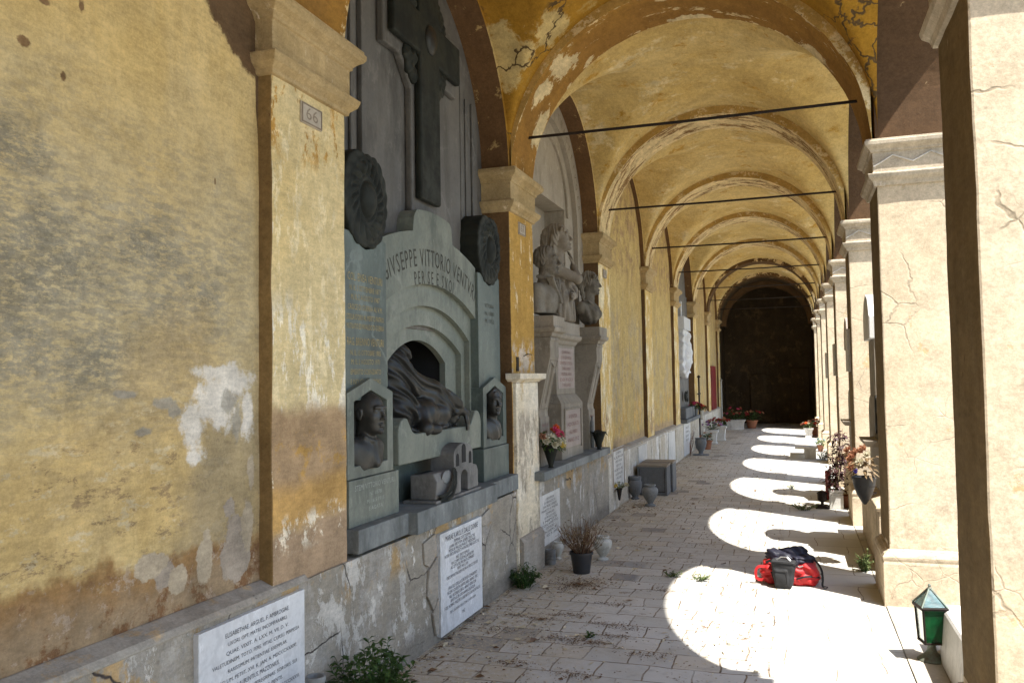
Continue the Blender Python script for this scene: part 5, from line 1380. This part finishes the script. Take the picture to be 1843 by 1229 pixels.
URN = [(0,0),(.62,0),(.64,.03),(.60,.07),(.36,.10),(.32,.14),(.40,.19),(.62,.32),(.90,.52),(1.0,.66),(.97,.78),(.80,.86),(.62,.885),(.60,.91),(.72,.94),(.74,.975),(.70,1.0),(.56,1.0),(.52,.93),(.0,.90)]
def urn(c, r, h, mat, label, prof=URN, cat='urn', name='urn', group=None):
    m = MB(); m.lathe(c, [(a*r, b*h) for a, b in prof], 28)
    return tag(m.build(name, M[mat], None, auto=35, loc=c), label, cat, group)
urn((-1.70,7.58,0), .088, .215, 'urn_white', 'pale round stone urn beside the pot of dead stalks')
urn((-1.80,10.87,0), .105, .275, 'urn_stone', 'grey stone urn standing out on the paving in front of the grey blocks')
urn((-2.10,11.45,0), .095, .31, 'grey_stone', 'dark stone urn between the wall and the corner of the grey block', [(0,0),(.6,0),(.62,.03),(.4,.07),(.4,.12),(.85,.3),(1.0,.55),(.97,.75),(.82,.84),(.92,.87),(.95,.95),(.85,1),(.6,1),(.55,.9),(0,.88)])
urn((-1.90,18.1,0), .125, .36, 'grey_stone', 'slender grey urn on a wide foot below the white relief', [(0,0),(1.35,0),(1.35,.05),(.5,.07),(.35,.12),(.4,.22),(.85,.45),(1.0,.75),(.85,.92),(.95,.96),(.95,1),(.7,1),(.6,.92),(0,.9)])
urn((-2.0,3.22,.0), .06, .385, 'urn_stone', 'grey stone vase cut off by the lower edge beside the corner plaque', name='urn')
ribs = [(0,0)]+[(.95+.05*math.sin(i*1.9), .02+.9*i/30) for i in range(31)]+[(.85,.95),(.8,1),(.6,1),(.55,.9),(0,.88)]
urn((-2.11,7.28,0), .05, .13, 'urn_stone', 'small ribbed stone jar at the wall beside the white pillar', ribs, 'jar', 'jar')
urn((-2.10,7.50,0), .055, .16, 'urn_white', 'small pale jar behind the pot of dead stalks', cat='jar', name='jar')

# pot of dead stalks
P = thing('potted_plant', (-1.762,7.03,0), 'black plastic pot of dead brown stalks on the paving', 'plant pot')
m = MB(); m.lathe((-1.762,7.03,0), [(0,0),(.070,0),(.072,.01),(.093,.155),(.102,.157),(.103,.178),(.095,.178),(.092,.16),(0,.155)], 28); pt = m.build('pot', M['plastic_black'], P, auto=30)
m = MB(); m.lathe((-1.762,7.03,.156), [(.091,0),(.05,.012),(0,.015)], 18); m.build('soil', M['soil'], pt, smooth=True)
s1 = MB(); s2 = MB(); lf = MB()
for i in range(95):
    a = rv(0,2*PI); rr = rv(0,.07); b = Vector((-1.762+rr*math.cos(a), 7.03+rr*math.sin(a), .165))
    sp = rv(.02,.20); hh = rv(.16,.33)*(1-.25*sp/.2); e = b+Vector((sp*math.cos(a), sp*math.sin(a), hh))
    mid = b.lerp(e, .5)+Vector((rv(-.03,.03), rv(-.03,.03), -.02+rv(0,.03)))
    (s1 if i % 3 else s2).tube([b, b.lerp(mid,.6)+Vector((rv(-.01,.01),rv(-.01,.01),0)), mid, e], [.0028,.0025,.002,.001], 4)
    for q in range(random.randint(2, 6)):
        p = mid.lerp(e, rv(0,1)); an = rv(0,2*PI)
        lf.leaf(p, (math.cos(an), math.sin(an), rv(-.9,.5)), (0,0,1), rv(.015,.038), rv(.008,.016), rv(-.3,.4), droop=rv(0,.6))
s1.build('stalks', M['twig_brown'], P); s2.build('stems', M['twig'], P); lf.build('withered_leaves', M['leaf_dry'], P)

# vases on the sill of the bust tomb
CONE = [(0,0),(.30,0),(.34,.02),(.22,.06),(.26,.12),(.42,.35),(.70,.72),(.86,.90),(1.0,.96),(1.0,1.0),(.85,1.0),(.7,.9),(0,.85)]
V = thing('flower_vase', (-2.13,7.42,.8415), 'dark green vase of pink, orange and cream flowers on the tomb sill', 'vase')
m = MB(); m.lathe((-2.13,7.42,.8415), [(a*.085, b*.20) for a, b in CONE], 24); m.build('vase', M['bronze_green'], V, auto=40)
for i, (dy, dz, dx, cc, r) in enumerate([(.10,.30,.02,'fl_pink',.06),(.19,.33,.0,'fl_orange',.065),(.17,.25,.05,'fl_pink',.06),(.24,.22,.02,'fl_pink',.05),(.06,.24,.05,'fl_pink',.05),(.20,.29,-.04,'fl_orange',.05),
        (-.10,.22,.03,'fl_cream',.06),(-.16,.19,.0,'fl_cream',.06),(-.04,.16,.08,'fl_cream',.06),(.05,.14,.09,'fl_cream',.065),(.12,.17,.07,'fl_cream',.055),(-.12,.13,.07,'fl_cream',.055),(.02,.20,.02,'fl_cream',.06),(-.19,.25,-.02,'fl_rust',.05),(.0,.11,.1,'fl_yellow',.045),(.11,.10,.09,'fl_yellow',.045)]):
    bloom((-2.13+dx, 7.42+dy, 1.02+dz*.62-.04), (dx+.25, dy-.1, dz), r*.82, cc, V)
lf = MB()
for i in range(70):
    a = rv(0,2*PI); lf.leaf((-2.12+.07*math.cos(a), 7.43+.12*math.sin(a), rv(1.0,1.16)), (math.cos(a)+.3, math.sin(a), rv(-.3,.6)), (0,0,1), rv(.05,.09), .03, .2, droop=.3)
lf.build('foliage', M['leaf'], V)
V = thing('flower_vase', (-2.13,9.42,.8415), 'empty dark crumpled vase at the far end of the tomb sill', 'vase')
m = MB(); m.lathe((-2.13,9.42,.8415), [(a*.09, b*.20) for a, b in CONE], 24); m.build('vase', M['bronze_green'], V, auto=40)
m = MB(); m.lathe((-2.2,9.40,1.02), [(.02,-.16),(.02,.14),(.012,.15),(.012,.2),(0,.2)], 10); m.build('bottle', M['urn_stone'], V, smooth=True)
lf = MB()
for i in range(26):
    a = rv(0,2*PI); lf.leaf((-2.13+.04*math.cos(a), 9.42+.05*math.sin(a), 1.03), (math.cos(a), math.sin(a), rv(-.2,.5)), (0,0,1), rv(.05,.10), .05, .3, droop=.5)
lf.build('withered_leaves', M['bronze_green'], V)
# hanging cone vase on the narrow plaque
V = thing('flower_vase', (-2.13,10.5,.115), 'small dark cone vase with cream flowers hung on the narrow plaque', 'vase')
m = MB(); m.lathe((-2.125,10.5,.115), [(0,0),(.012,0),(.035,.13),(.042,.14),(.042,.15),(.03,.15),(0,.13)], 14); m.build('vase', M['iron'], V, auto=40)
bouquet(V, (-2.115,10.52,.26), .09, .09, ['fl_cream','fl_yellow'], 7, .032, 40, 'leaf_pale', .05)

# two grey stone blocks
for i, (x0, x1, y0, y1, h, lb) in enumerate(((-2.13,-1.715,11.82,12.17,.425,'front grey stone block on the paving against the wall'), (-2.13,-1.69,12.22,12.6,.43,'rear grey stone block on the paving against the wall'))):
    Bk = thing('stone_block', ((x0+x1)/2, y0, 0), lb, 'stone block', 'grey blocks on the paving')
    m = MB(); m.gbox(x0, x1, y0, y1, .0, h-.028, .1, .002, seed=i); m.build('body', M['grey_stone'], Bk, bevel=.006)
    m = MB(); m.gbox(x0-.004, x1+.004, y0-.004, y1+.004, h-.0275, h, .1, .002); m.build('top_slab', M['beige_stone'], Bk, bevel=.005)
    m = MB(); m.box(x0+.03, x1-.03, y0-.005, y0-.0005, .05, .058); m.box(x0+.03, x0+.036, y0-.005, y0-.0005, .0585, h-.05); m.box(x1-.036, x1-.03, y0-.005, y0-.0005, .0585, h-.05); m.build('incised_border', M['iron'], Bk)

# things further down the left wall
def planter(c, r, h, mat, cols, n, label, fr=.05, spread=.22, fh=.28, name='flower_pot', cat='flower pot', square=False, leafmat='leaf', leafn=90):
    o = thing(name, c, label, cat); m = MB()
    if square:
        m.stack(c[0]-r, c[0]+r, c[1]-r, c[1]+r, [(c[2],-.01),(c[2]+.03,-.01),(c[2]+.05,-.03),(c[2]+h*.8,.0),(c[2]+h*.82,.02),(c[2]+h,.03)]); m.build('planter', M[mat], o, bevel=.006)
    else:
        m.lathe(c, [(0,0),(.7*r,0),(.72*r,.02),(.95*r,.85*h),(1.08*r,.86*h),(1.1*r,h),(.95*r,h),(.9*r,.9*h),(0,.88*h)], 22); m.build('planter', M[mat], o, auto=35)
    bouquet(o, (c[0], c[1], c[2]+h), spread, fh, cols, n, fr, leafn, leafmat, .09)
    return o
planter((-1.92,19.6,0), .12, .2, 'terracotta', ['fl_rust'], 5, 'terracotta pot of rust-coloured growth behind the slender grey urn', .04, .16, .2)
planter((-1.95,21.2,0), .13, .34, 'white_dirty', ['fl_violet','fl_rust','fl_violet'], 12, 'square white planter of violet flowers before the red board', .055, .24, .26, square=True)
planter((-1.86,22.3,0), .16, .38, 'white_dirty', ['fl_red','fl_rust','fl_red'], 12, 'square white planter of dark red flowers before the red board', .06, .28, .24, square=True)
planter((-1.75,26.9,0), .26, .3, 'white_dirty', ['fl_red','fl_rust','fl_red','fl_pink'], 18, 'wide planter of red flowers at the mouth of the dark chamber',   .055, .42, .42, square=True, leafn=160)
planter((-1.30,27.6,0), .18, .25, 'terracotta', ['fl_rust','fl_red'], 8, 'terracotta pot with long drooping leaves in the dark chamber', .05, .4, .4, leafn=160)
planter((-2.12,19.35,.776), .05, .16, 'grey_stone', ['fl_pink','fl_red'], 8, 'small vase of pink flowers on the shelf under the white relief', .05, .16, .14, name='flower_vase', cat='vase')
planter((-2.12,20.55,.62), .05, .22, 'urn_white', ['fl_rust','fl_red','fl_orange'], 9, 'white cone vase of rust flowers on the wall beside the iron cross', .05, .17, .14, name='flower_vase', cat='vase')
w = MB(); w.lathe((0,0,0), [(.07,-.03),(.13,0),(.07,.03),(.07,-.03)], 16)
wr = MB(); wr.add([(-2.27+p[2]*.8, 18.75+p[0], 1.22+p[1]) for p in w.v], w.f)
for i in range(60):
    a = rv(0,2*PI); wr.leaf((-2.25, 18.75+.1*math.cos(a), 1.22+.1*math.sin(a)), (rv(.1,.6), -math.sin(a)+rv(-.5,.5), math.cos(a)), (1,0,0), .09, .04, .2)
tag(wr.build('wreath', M['bronze_green'], None, loc=(-2.27,18.75,1.22)), 'dark bronze wreath on the grey slab under the white relief', 'wreath')
Dd = thing('dead_plant', (-2.08,17.75,0), 'bare dead twigs leaning against the white slab under the relief', 'plant')
m = MB()
for i in range(14):
    a = rv(-.6,.9); m.tube([(-2.09,17.75,.0), (-2.08+rv(0,.08),17.75+a*.25,.3), (-2.08+rv(0,.12),17.75+a*.5,rv(.4,.75))], [.004,.003,.0015], 4)
m.build('twigs', M['twig_brown'], Dd)

# ------------------------------------------------------------------ arcade side: headstones standing between the piers
def headstone(yc, label, kind=0):
    o = thing('headstone', (.78, yc, 0), label, 'headstone')
    m = MB(); m.gbox(.635, .98, yc-.92, yc+.92, 0.004, .50, .2, .003, seed=yc); m.stack(.635, .98, yc-.92, yc+.92, [(.5005,.012),(.53,.02),(.545,.015),(.60,-.10)]); pl = m.build('plinth', M['pier'], o, bevel=.006)
    m = MB(); m.prism([(yc-.52,.601),(yc+.52,.601),(yc+.52,1.30),(yc+.42,1.42),(yc+.30,1.45),(yc-.30,1.45),(yc-.42,1.42),(yc-.52,1.30)], .70, .90); m.build('stele', M['beige_stone'], o, bevel=.008)
    m = MB(); m.box(.70, .86, yc-.27, yc+.27, 1.4505, 1.969); m.build('shaft', M['beige_stone'], o, bevel=.006)
    m = MB(); m.prism([(yc-.30,1.97),(yc+.30,1.97),(yc+.31,2.18),(yc+.18,2.34),(yc,2.40),(yc-.18,2.34),(yc-.31,2.18)], .66, .86); up = m.build('upper_tablet', M['white_dirty'] if kind == 0 else M['pink_stone'], o, bevel=.010)
    m = MB(); m.stack(.60, .70, yc-.45, yc+.02, [(1.0,0),(1.03,.02),(1.05,.03),(1.06,.03)]) ; m.build('corbel', M['beige_stone'], o, bevel=.004)
    for z, r in ((1.2, .09), (1.02+.33, .07)):
        m = MB(); m.lathe((0,0,0), [(0,.012),(r*.9,.010),(r,0),(r,-.01)], 20); w = MB(); w.add([(.698-p[2], yc-.30+p[0]*.75, z+p[1]*1.25+.02) for p in m.v], m.f); w.build('oval_portrait', M['bronze'], o, smooth=True)
    return o
headstone(8.57, 'gabled stone headstone between the two nearest piers, holding the black vase', 0)
headstone(11.92, 'gabled stone headstone between the second and third pier, behind the dark red plant', 1)
V = thing('flower_vase', (.52,7.82,.50), 'large black vase of faded flowers hung on the headstone between the nearest piers', 'vase')
m = MB(); m.lathe((.545,7.80,.44), [(0,.10),(.012,.10),(.03,.125),(.066,.19),(.088,.26),(.094,.31),(.100,.32),(.100,.335),(.087,.335),(.08,.3),(0,.28)], 24); m.build('vase', M['plastic_black'], V, auto=40)
m = MB(); m.tube([(.545,7.80,.60),(.60,7.80,.62),(.64,7.80,.64)], .008, 6); m.tube([(.50,7.72,.70),(.64,7.72,.70)], .003, 5); m.build('bracket', M['iron'], V)
for (dx, dy, dz, cc, r) in [(-.05,.10,.16,'fl_rust',.06),(-.09,.02,.12,'fl_rust',.06),(-.03,-.08,.10,'fl_cream',.05),(-.11,.14,.18,'fl_rust',.05),(.0,.0,.20,'fl_rust',.055),(-.06,-.02,.02,'fl_blue',.028),(.04,.06,.15,'fl_cream',.05),(-.10,-.08,.06,'fl_rust',.045)]:
    bloom((.545+dx, 7.80+dy, .80+dz), (dx-.3, dy-.2, dz+.1), r, cc, V)
lf = MB()
for i in range(60):
    a = rv(0,2*PI); lf.leaf((.545+.06*math.cos(a), 7.80+.06*math.sin(a), rv(.78,.92)), (math.cos(a), math.sin(a), rv(-.4,.7)), (0,0,1), rv(.06,.12), .03, .2, droop=.4)
lf.build('foliage', M['leaf_dry'], V)
# planter with the dark red plant
o = thing('potted_plant', (.455,11.18,0), 'white grooved planter with a tall dark red leafy plant by a sunlit pier', 'plant pot')
m = MB(); m.stack(.375,.535,11.10,11.26, [(.004,.0),(.17,.0),(.172,-.005),(.178,-.005),(.18,0),(.195,0),(.197,-.005),(.203,-.005),(.205,.004),(.232,.004),(.232,-.015),(.20,-.02)]); m.build('planter', M['white_dirty'], o, bevel=.003)
st = MB(); lf = MB()
for i in range(9):
    a = rv(0,2*PI); rr = rv(.0,.07); top = Vector((.46+.06+rr*math.cos(a), 11.2+rr*math.sin(a), rv(.6,.99))); b = Vector((.455+rr*.4*math.cos(a), 11.18+rr*.4*math.sin(a), .21)); st.tube([b, b.lerp(top,.5)+Vector((rv(-.03,.03),rv(-.03,.03),0)), top], [.006,.005,.002], 5)
    for q in range(34):
        t = rv(.02,1); p = b.lerp(top, t); an = rv(0,2*PI); wdt = .15*(1-.55*t)
        p = p+Vector((math.cos(an)*wdt*rv(.2,1), math.sin(an)*wdt*rv(.2,1), 0)); L = rv(.05,.085)
        lf.leaf(p, (math.cos(an), math.sin(an), rv(-.5,.6)), (0,0,1), L, L*.62, .25, droop=rv(0,.6))
st.build('stems', M['twig_brown'], o); lf.build('foliage', M['leaf_red'], o)
urn((.60,11.25,.0035), .10, .15, 'terracotta', 'brown bowl tucked between the white planter and the pier', [(0,0),(.6,0),(.7,.2),(.95,.8),(1,1),(.9,1),(.8,.8),(0,.7)], 'bowl', 'bowl')
t = MB(); t.lathe((.39,11.95,0), [(0,0),(.05,0),(.05,.02),(.035,.03),(.035,.34),(.04,.35),(.03,.38),(0,.38)], 16); tag(t.build('votive_candle', M['paint_red'], None, auto=40, loc=(.39,11.95,0)), 'tall dark red votive candle behind the white planter', 'candle')
o = thing('grave_lamp', (.29,11.15,0), 'small dark metal grave lamp on a square base beside the white planter', 'lamp')
m = MB(); m.stack(.21,.37,11.07,11.23, [(.002,0),(.02,0),(.024,-.01),(.04,-.015)]); m.build('base', M['iron'], o)
m = MB(); m.lathe((.29,11.15,.041), [(.02,0),(.018,.03),(.05,.05),(.055,.06),(.055,.13),(.065,.14),(.04,.165),(.012,.18),(0,.185)], 8); m.build('lantern_body', M['iron'], o)
# bench
o = thing('stone_bench', (.27,18.1,0), 'low pale stone bench at the edge of a far sun patch', 'bench')
m = MB(); m.box(-.02,.385,17.45,18.9,.20,.245); m.build('seat', M['threshold'], o, bevel=.006)
for y in (17.5, 18.6):
    m = MB(); m.box(.16,.37,y,y+.2,.0,.1995); m.build('leg', M['threshold'], o, bevel=.006)
# far right pots
planter((.33,23.6,0), .10, .25, 'white_dirty', ['fl_orange','fl_cream','fl_rust','fl_red'], 12, 'square white pot of orange and white flowers at the last sunlit pier', .05, .17, .2, square=True, leafmat='leaf_pale')
planter((.50,24.1,0), .10, .26, 'terracotta', ['fl_orange','fl_rust'], 8, 'terracotta pot of orange flowers behind the square white pot', .05, .16, .2)
planter((.50,19.3,0), .07, .14, 'terracotta', ['fl_sky','fl_cream'], 6, 'small pot of pale blue flowers at a pier foot behind the bench', .035, .12, .16, leafmat='leaf_pale')
# small wall tablets on the farther piers
for k, z in ((2, 1.9), (3, 1.85), (4, 1.8)):
    y = YK(k)+.35
    t = MB(); t.box(.575,.614,y-.16,y+.16,z-.22,z+.26); b2 = tag(t.build('wall_tablet', M['white_dirty'], None, bevel=.006, loc=(.6,y,z-.22)), 'small white tablet fixed high on the corridor face of the %s pier' % {2:'third', 3:'fourth', 4:'fifth'}[k], 'tablet')
t = MB(); t.prism([(.50,2.22),(.614,2.24),(.614,2.03),(.60,2.03),(.53,2.19)], YK(2)+.75-.06, YK(2)+.75+.06, 'y')

# ------------------------------------------------------------------ lantern and white kerb blocks in the foreground
LX, LY = .706, 5.40
o = thing('grave_lantern', (LX,LY,.004), 'rusty metal lantern with green glass panes and a pyramid roof on the sunlit floor', 'lantern', rz=.22)
def bl(mb, name, mat, par=o, **k): return mb.build(name, mat, par, local=True, **k)
m = MB(); m.lathe((0,0,0), [(0,0),(.078,0),(.08,.006),(.070,.014),(.045,.03),(.026,.055),(.022,.08),(.03,.10),(0,.102)], 24); bl(m, 'foot', M['copper_green'], auto=40)
m = MB(); w0, w1, z0, z1 = .052, .062, .105, .30
m.stack(-w0,w0,-w0,w0, [(z0-.004,.006),(z0+.006,.006)]); 
m.stack(-w1,w1,-w1,w1, [(z1-.004,.010),(z1+.008,.014),(z1+.012,.010)])
for sx in (-1,1):
    for sy in (-1,1): m.tube([(sx*w0,sy*w0,z0),(sx*w1,sy*w1,z1)], .0065, 4)
fr = bl(m, 'frame', M['iron'])
for ax, sg in ((0,-1),(0,1),(1,-1),(1,1)):
    m = MB(); q = []
    for (w, z) in ((w0,z0+.006),(w1,z1-.004)):
        for s in (-1,1):
            a = w*.97*sg; b = s*w*.9; q.append(((a,b,z) if ax == 0 else (b,a,z)))
    q2 = [((p[0]*.95, p[1], p[2]) if ax == 0 else (p[0], p[1]*.95, p[2])) for p in q]
    m.add(q+q2, [(0,1,3,2),(4,6,7,5),(0,4,5,1),(2,3,7,6),(0,2,6,4),(1,5,7,3)]); bl(m, 'pane', M['glass_green'])
apex = .405
for ax, sg in ((0,-1),(0,1),(1,-1),(1,1)):
    m = MB(); w = .066
    base = [((sg*w, s*w*.92, .314) if ax == 0 else (s*w*.92, sg*w, .314)) for s in (-1,1)]; tip = [((sg*.006, s*.004, apex) if ax == 0 else (s*.004, sg*.006, apex)) for s in (-1,1)]
    q = [base[0], base[1], tip[1], tip[0]]; q2 = [(a*.93, b*.93, c-.004) for a, b, c in q]
    m.add(q+q2, [(0,1,2,3),(4,7,6,5),(0,4,5,1),(1,5,6,2),(2,6,7,3),(3,7,4,0)]); bl(m, 'roof_pane', M['glass_blue'])
m = MB()
for sx in (-1,1):
    for sy in (-1,1): m.tube([(sx*.072,sy*.072,.312),(sx*.004,sy*.004,apex+.004)], .0055, 4)
bl(m, 'roof_ribs', M['copper_green'])
m = MB(); m.lathe((0,0,apex), [(.012,-.004),(.014,.004),(.007,.010),(.009,.02),(.005,.028),(0,.029)], 10); bl(m, 'finial', M['copper_green'])
o = thing('kerb_tomb', (.9,5.1,.004), 'white marble kerb block on the floor between the lantern and the near pier', 'tomb')
m = MB(); m.gbox(.785, 1.2, 4.3, 5.62, .006, .27, .2, .002); m.build('block', M['white_dirty'], o, bevel=.008)
m = MB(); m.prism([(.745,.006),(.783,.006),(.783,.30),(.770,.285),(.755,.12)], 4.3, 5.40, 'y'); m.build('side_slab', M['white_dirty'], o, bevel=.004)

# ------------------------------------------------------------------ red travel bag with the camera pouch leaning on it
bx, by = -.075, 7.12
o = thing('travel_bag', (bx,by,0), 'open red and navy travel bag on the sunlit floor', 'bag')
def f(P):
    x, y, z = P.T; X = x-bx; Y = y-by
    w = .225-.12*np.clip(z-.08, 0, 1)
    d = np.sqrt((np.maximum(np.abs(X)-w+.08,0))**2+(np.maximum(np.abs(Y)-.125+.07,0))**2+(np.maximum(np.abs(z-.085)-.095+.07,0))**2)-.075
    d = d+.010*np.sin(32*X+9*np.sin(24*z+2))*np.sin(20*z+14*Y+1)+.006*np.sin(60*(X+z))
    d = smax(d, -ell(P, (bx+.02,by,.20), (.15,.075,.10)), .02)
    return smax(d, .003-z, .008)
m = MB(); sculpt(m, f, (bx-.28,by-.19,-.004), (bx+.28,by+.19,.24), .0085); m.build('body', M['red_cloth'], o, smooth=True)
def f(P):
    x, y, z = P.T
    d = smin(ell(P, (bx+.0,by+.03,.185), (.165,.085,.075)), ell(P, (bx+.06,by+.04,.235), (.075,.05,.045)), .04)
    d = smin(d, ell(P, (bx-.12,by+.02,.21), (.06,.06,.05)), .03); d = smin(d, cap(P, (bx+.05,by-.10,.19), (bx+.16,by-.02,.20), .035,.03), .03)
    return d+.010*np.sin(36*x+8*np.sin(30*z))*np.sin(26*y+20*z)+.005*np.sin(80*(x+y))
m = MB(); sculpt(m, f, (bx-.24,by-.17,.08), (bx+.25,by+.17,.31), .0085); m.build('lining', M['navy_cloth'], o, smooth=True)
def strap(pts, w, mat, name, th=.003):
    pts = [Vector(p) for p in pts]; m = MB(); vs = []; f = []
    # smooth the path
    for _ in range(2):
        q = [pts[0]]
        for a, b in zip(pts, pts[1:]): q += [a.lerp(b,.25), a.lerp(b,.75)]
        pts = q+[pts[-1]]
    for i, p in enumerate(pts):
        t = (pts[min(i+1,len(pts)-1)]-pts[max(0,i-1)]).normalized(); s = t.cross(Vector((0,-1,.3))).normalized()*w*.5; s = Vector((0,1,.0)).cross(t).normalized()*th if False else s
        n_ = t.cross(s).normalized()*th
        vs += [p-s-n_, p+s-n_, p+s+n_, p-s+n_]
    for i in range(len(pts)-1):
        b = 4*i
        for j in range(4): f.append((b+j, b+(j+1)%4, b+4+(j+1)%4, b+4+j))
    m.add(vs, f); return m.build(name, mat, o)
strap([(bx-.18,by-.11,.14),(bx-.25,by-.12,.14),(bx-.262,by-.12,.06),(bx-.23,by-.12,.03),(bx-.17,by-.12,.05)], .022, M['red_cloth'], 'handle')
strap([(bx-.18,by-.10,.17),(bx-.10,by-.13,.21),(bx-.03,by-.12,.17)], .02, M['black_cloth'], 'strap')
strap([(bx-.135,by-.135,.12),(bx-.115,by-.15,.07),(bx-.10,by-.15,.02)], .03, M['black_cloth'], 'strap')
strap([(bx+.18,by-.02,.20),(bx+.235,by-.09,.15),(bx+.245,by-.13,.07),(bx+.235,by-.14,.02),(bx+.25,by-.15,.012)], .016, M['black_cloth'], 'strap')
strap([(bx+.05,by-.135,.06),(bx+.13,by-.15,.09),(bx+.22,by-.09,.07)], .014, M['black_cloth'], 'strap')
m = MB(); m.tube([(bx+.235,by-.15,.012),(bx+.25,by-.16,.02),(bx+.275,by-.17,.02),(bx+.265,by-.19,.012),(bx+.245,by-.18,.008)], .004, 6); m.build('clip', M['plastic_black'], o)
m = MB(); m.tube([(bx+.03,by-.11,.165),(bx+.07,by-.125,.15),(bx+.10,by-.12,.16)], .006, 6); m.build('buckle', M['zip_metal'], o)
o = thing('camera_pouch', (bx-.045,by-.19,0), 'charcoal zipped camera pouch leaning against the red bag', 'bag', rz=-.12)
def f(P):
    x, y, z = P.T; w = .062+.16*z; w = np.minimum(w, .096)
    d = np.sqrt(np.maximum(np.abs(x)-w+.02,0)**2+np.maximum(np.abs(y-.10*z)-.052+.02,0)**2+np.maximum(np.abs(z-.105)-.104+.02,0)**2)-.02
    d = smin(d, sbox(P, (-.015,-.045,.085), (.05,.018,.062), .014), .006)
    return d+.0022*np.sin(60*z+20*x)
m = MB(); sculpt(m, f, (-.13,-.10,-.004), (.13,.10,.225), .006); m.build('body', M['grey_cloth'], o, smooth=True, local=True)
m = MB(); m.tube([(-.095,-.035,.195),(-.05,-.04,.203),(.05,-.04,.203),(.095,-.035,.192),(.1,.02,.198)], .004, 6); m.build('zip', M['black_cloth'], o, local=True)
m = MB(); m.tube([(-.06,-.066,.145),(-.015,-.068,.152),(.03,-.066,.145),(.034,-.066,.04)], .0022, 5); m.build('pocket_seam', M['black_cloth'], o, local=True)
m = MB(); m.tube([(-.05,.0,.21),(-.02,.01,.232),(.03,.01,.232),(.055,.0,.21)], .006, 6); m.build('handle', M['zip_metal'], o, local=True)

# ------------------------------------------------------------------ dry leaf and straw litter
lt = MB(); N = 0
def bit(x, y, s, mi):
    a = rv(0,2*PI); c, s_ = math.cos(a), math.sin(a); w = s*rv(.25,.6); z = .003+rv(0,.004); t = rv(0,.5)*s
    lt.add([(x-c*s*.5+s_*0, y-s_*s*.5, z), (x-s_*w*.5, y+c*w*.5, z+t*.6), (x+c*s*.5, y+s_*s*.5, z+t*.2), (x+s_*w*.5, y-c*w*.5, z+.001)], [(0,3,2,1)], mi)
while N < 10500:
    y = 3.8+15*random.random()**1.3; u = random.random()
    x = -2.16+2.0*u**1.9
    cl = mnoise.noise(Vector((x*1.7, y*1.7, 3.3)))
    if cl < rv(-.55, .35): continue
    bit(x, y, rv(.008,.026)*(1.0 if random.random() < .93 else rv(1.6,3.4)), 0 if random.random() < .68 else 1); N += 1
for i in range(1300):
    a = rv(0,2*PI); r = abs(random.gauss(0,.5)); x, y = -1.68+.30*r*math.cos(a), 6.62+.36*r*math.sin(a)
    if x > -2.16: bit(x, y, rv(.008,.024), 1 if random.random() < .8 else 0)
for i in range(900):
    a = rv(0,2*PI); r = abs(random.gauss(0,.5)); x, y = -1.85+.4*r*math.cos(a), 11.0+.9*r*math.sin(a)
    if x > -2.16: bit(x, y, rv(.008,.024), 1 if random.random() < .5 else 0)
for (jx, jy) in ((-1.15,5.35),(-1.10,5.55),(-1.22,5.2),(-1.5,5.22),(-1.35,5.18),(-1.25,5.6),(-1.7,5.6),(-1.5,5.75),(-1.9,5.3),(-.9,5.05),(-1.3,6.1),(-1.0,6.6),(-1.6,4.7),(-1.2,4.6)):
    for i in range(130): bit(jx+random.gauss(0,.07), jy+random.gauss(0,.035), rv(.007,.02), 1)
tag(lt.build('leaf_litter', [M['straw'], M['litter_brown']], None), kind='stuff', label='dry straw and leaf litter strewn over the paving', cat='leaf litter')
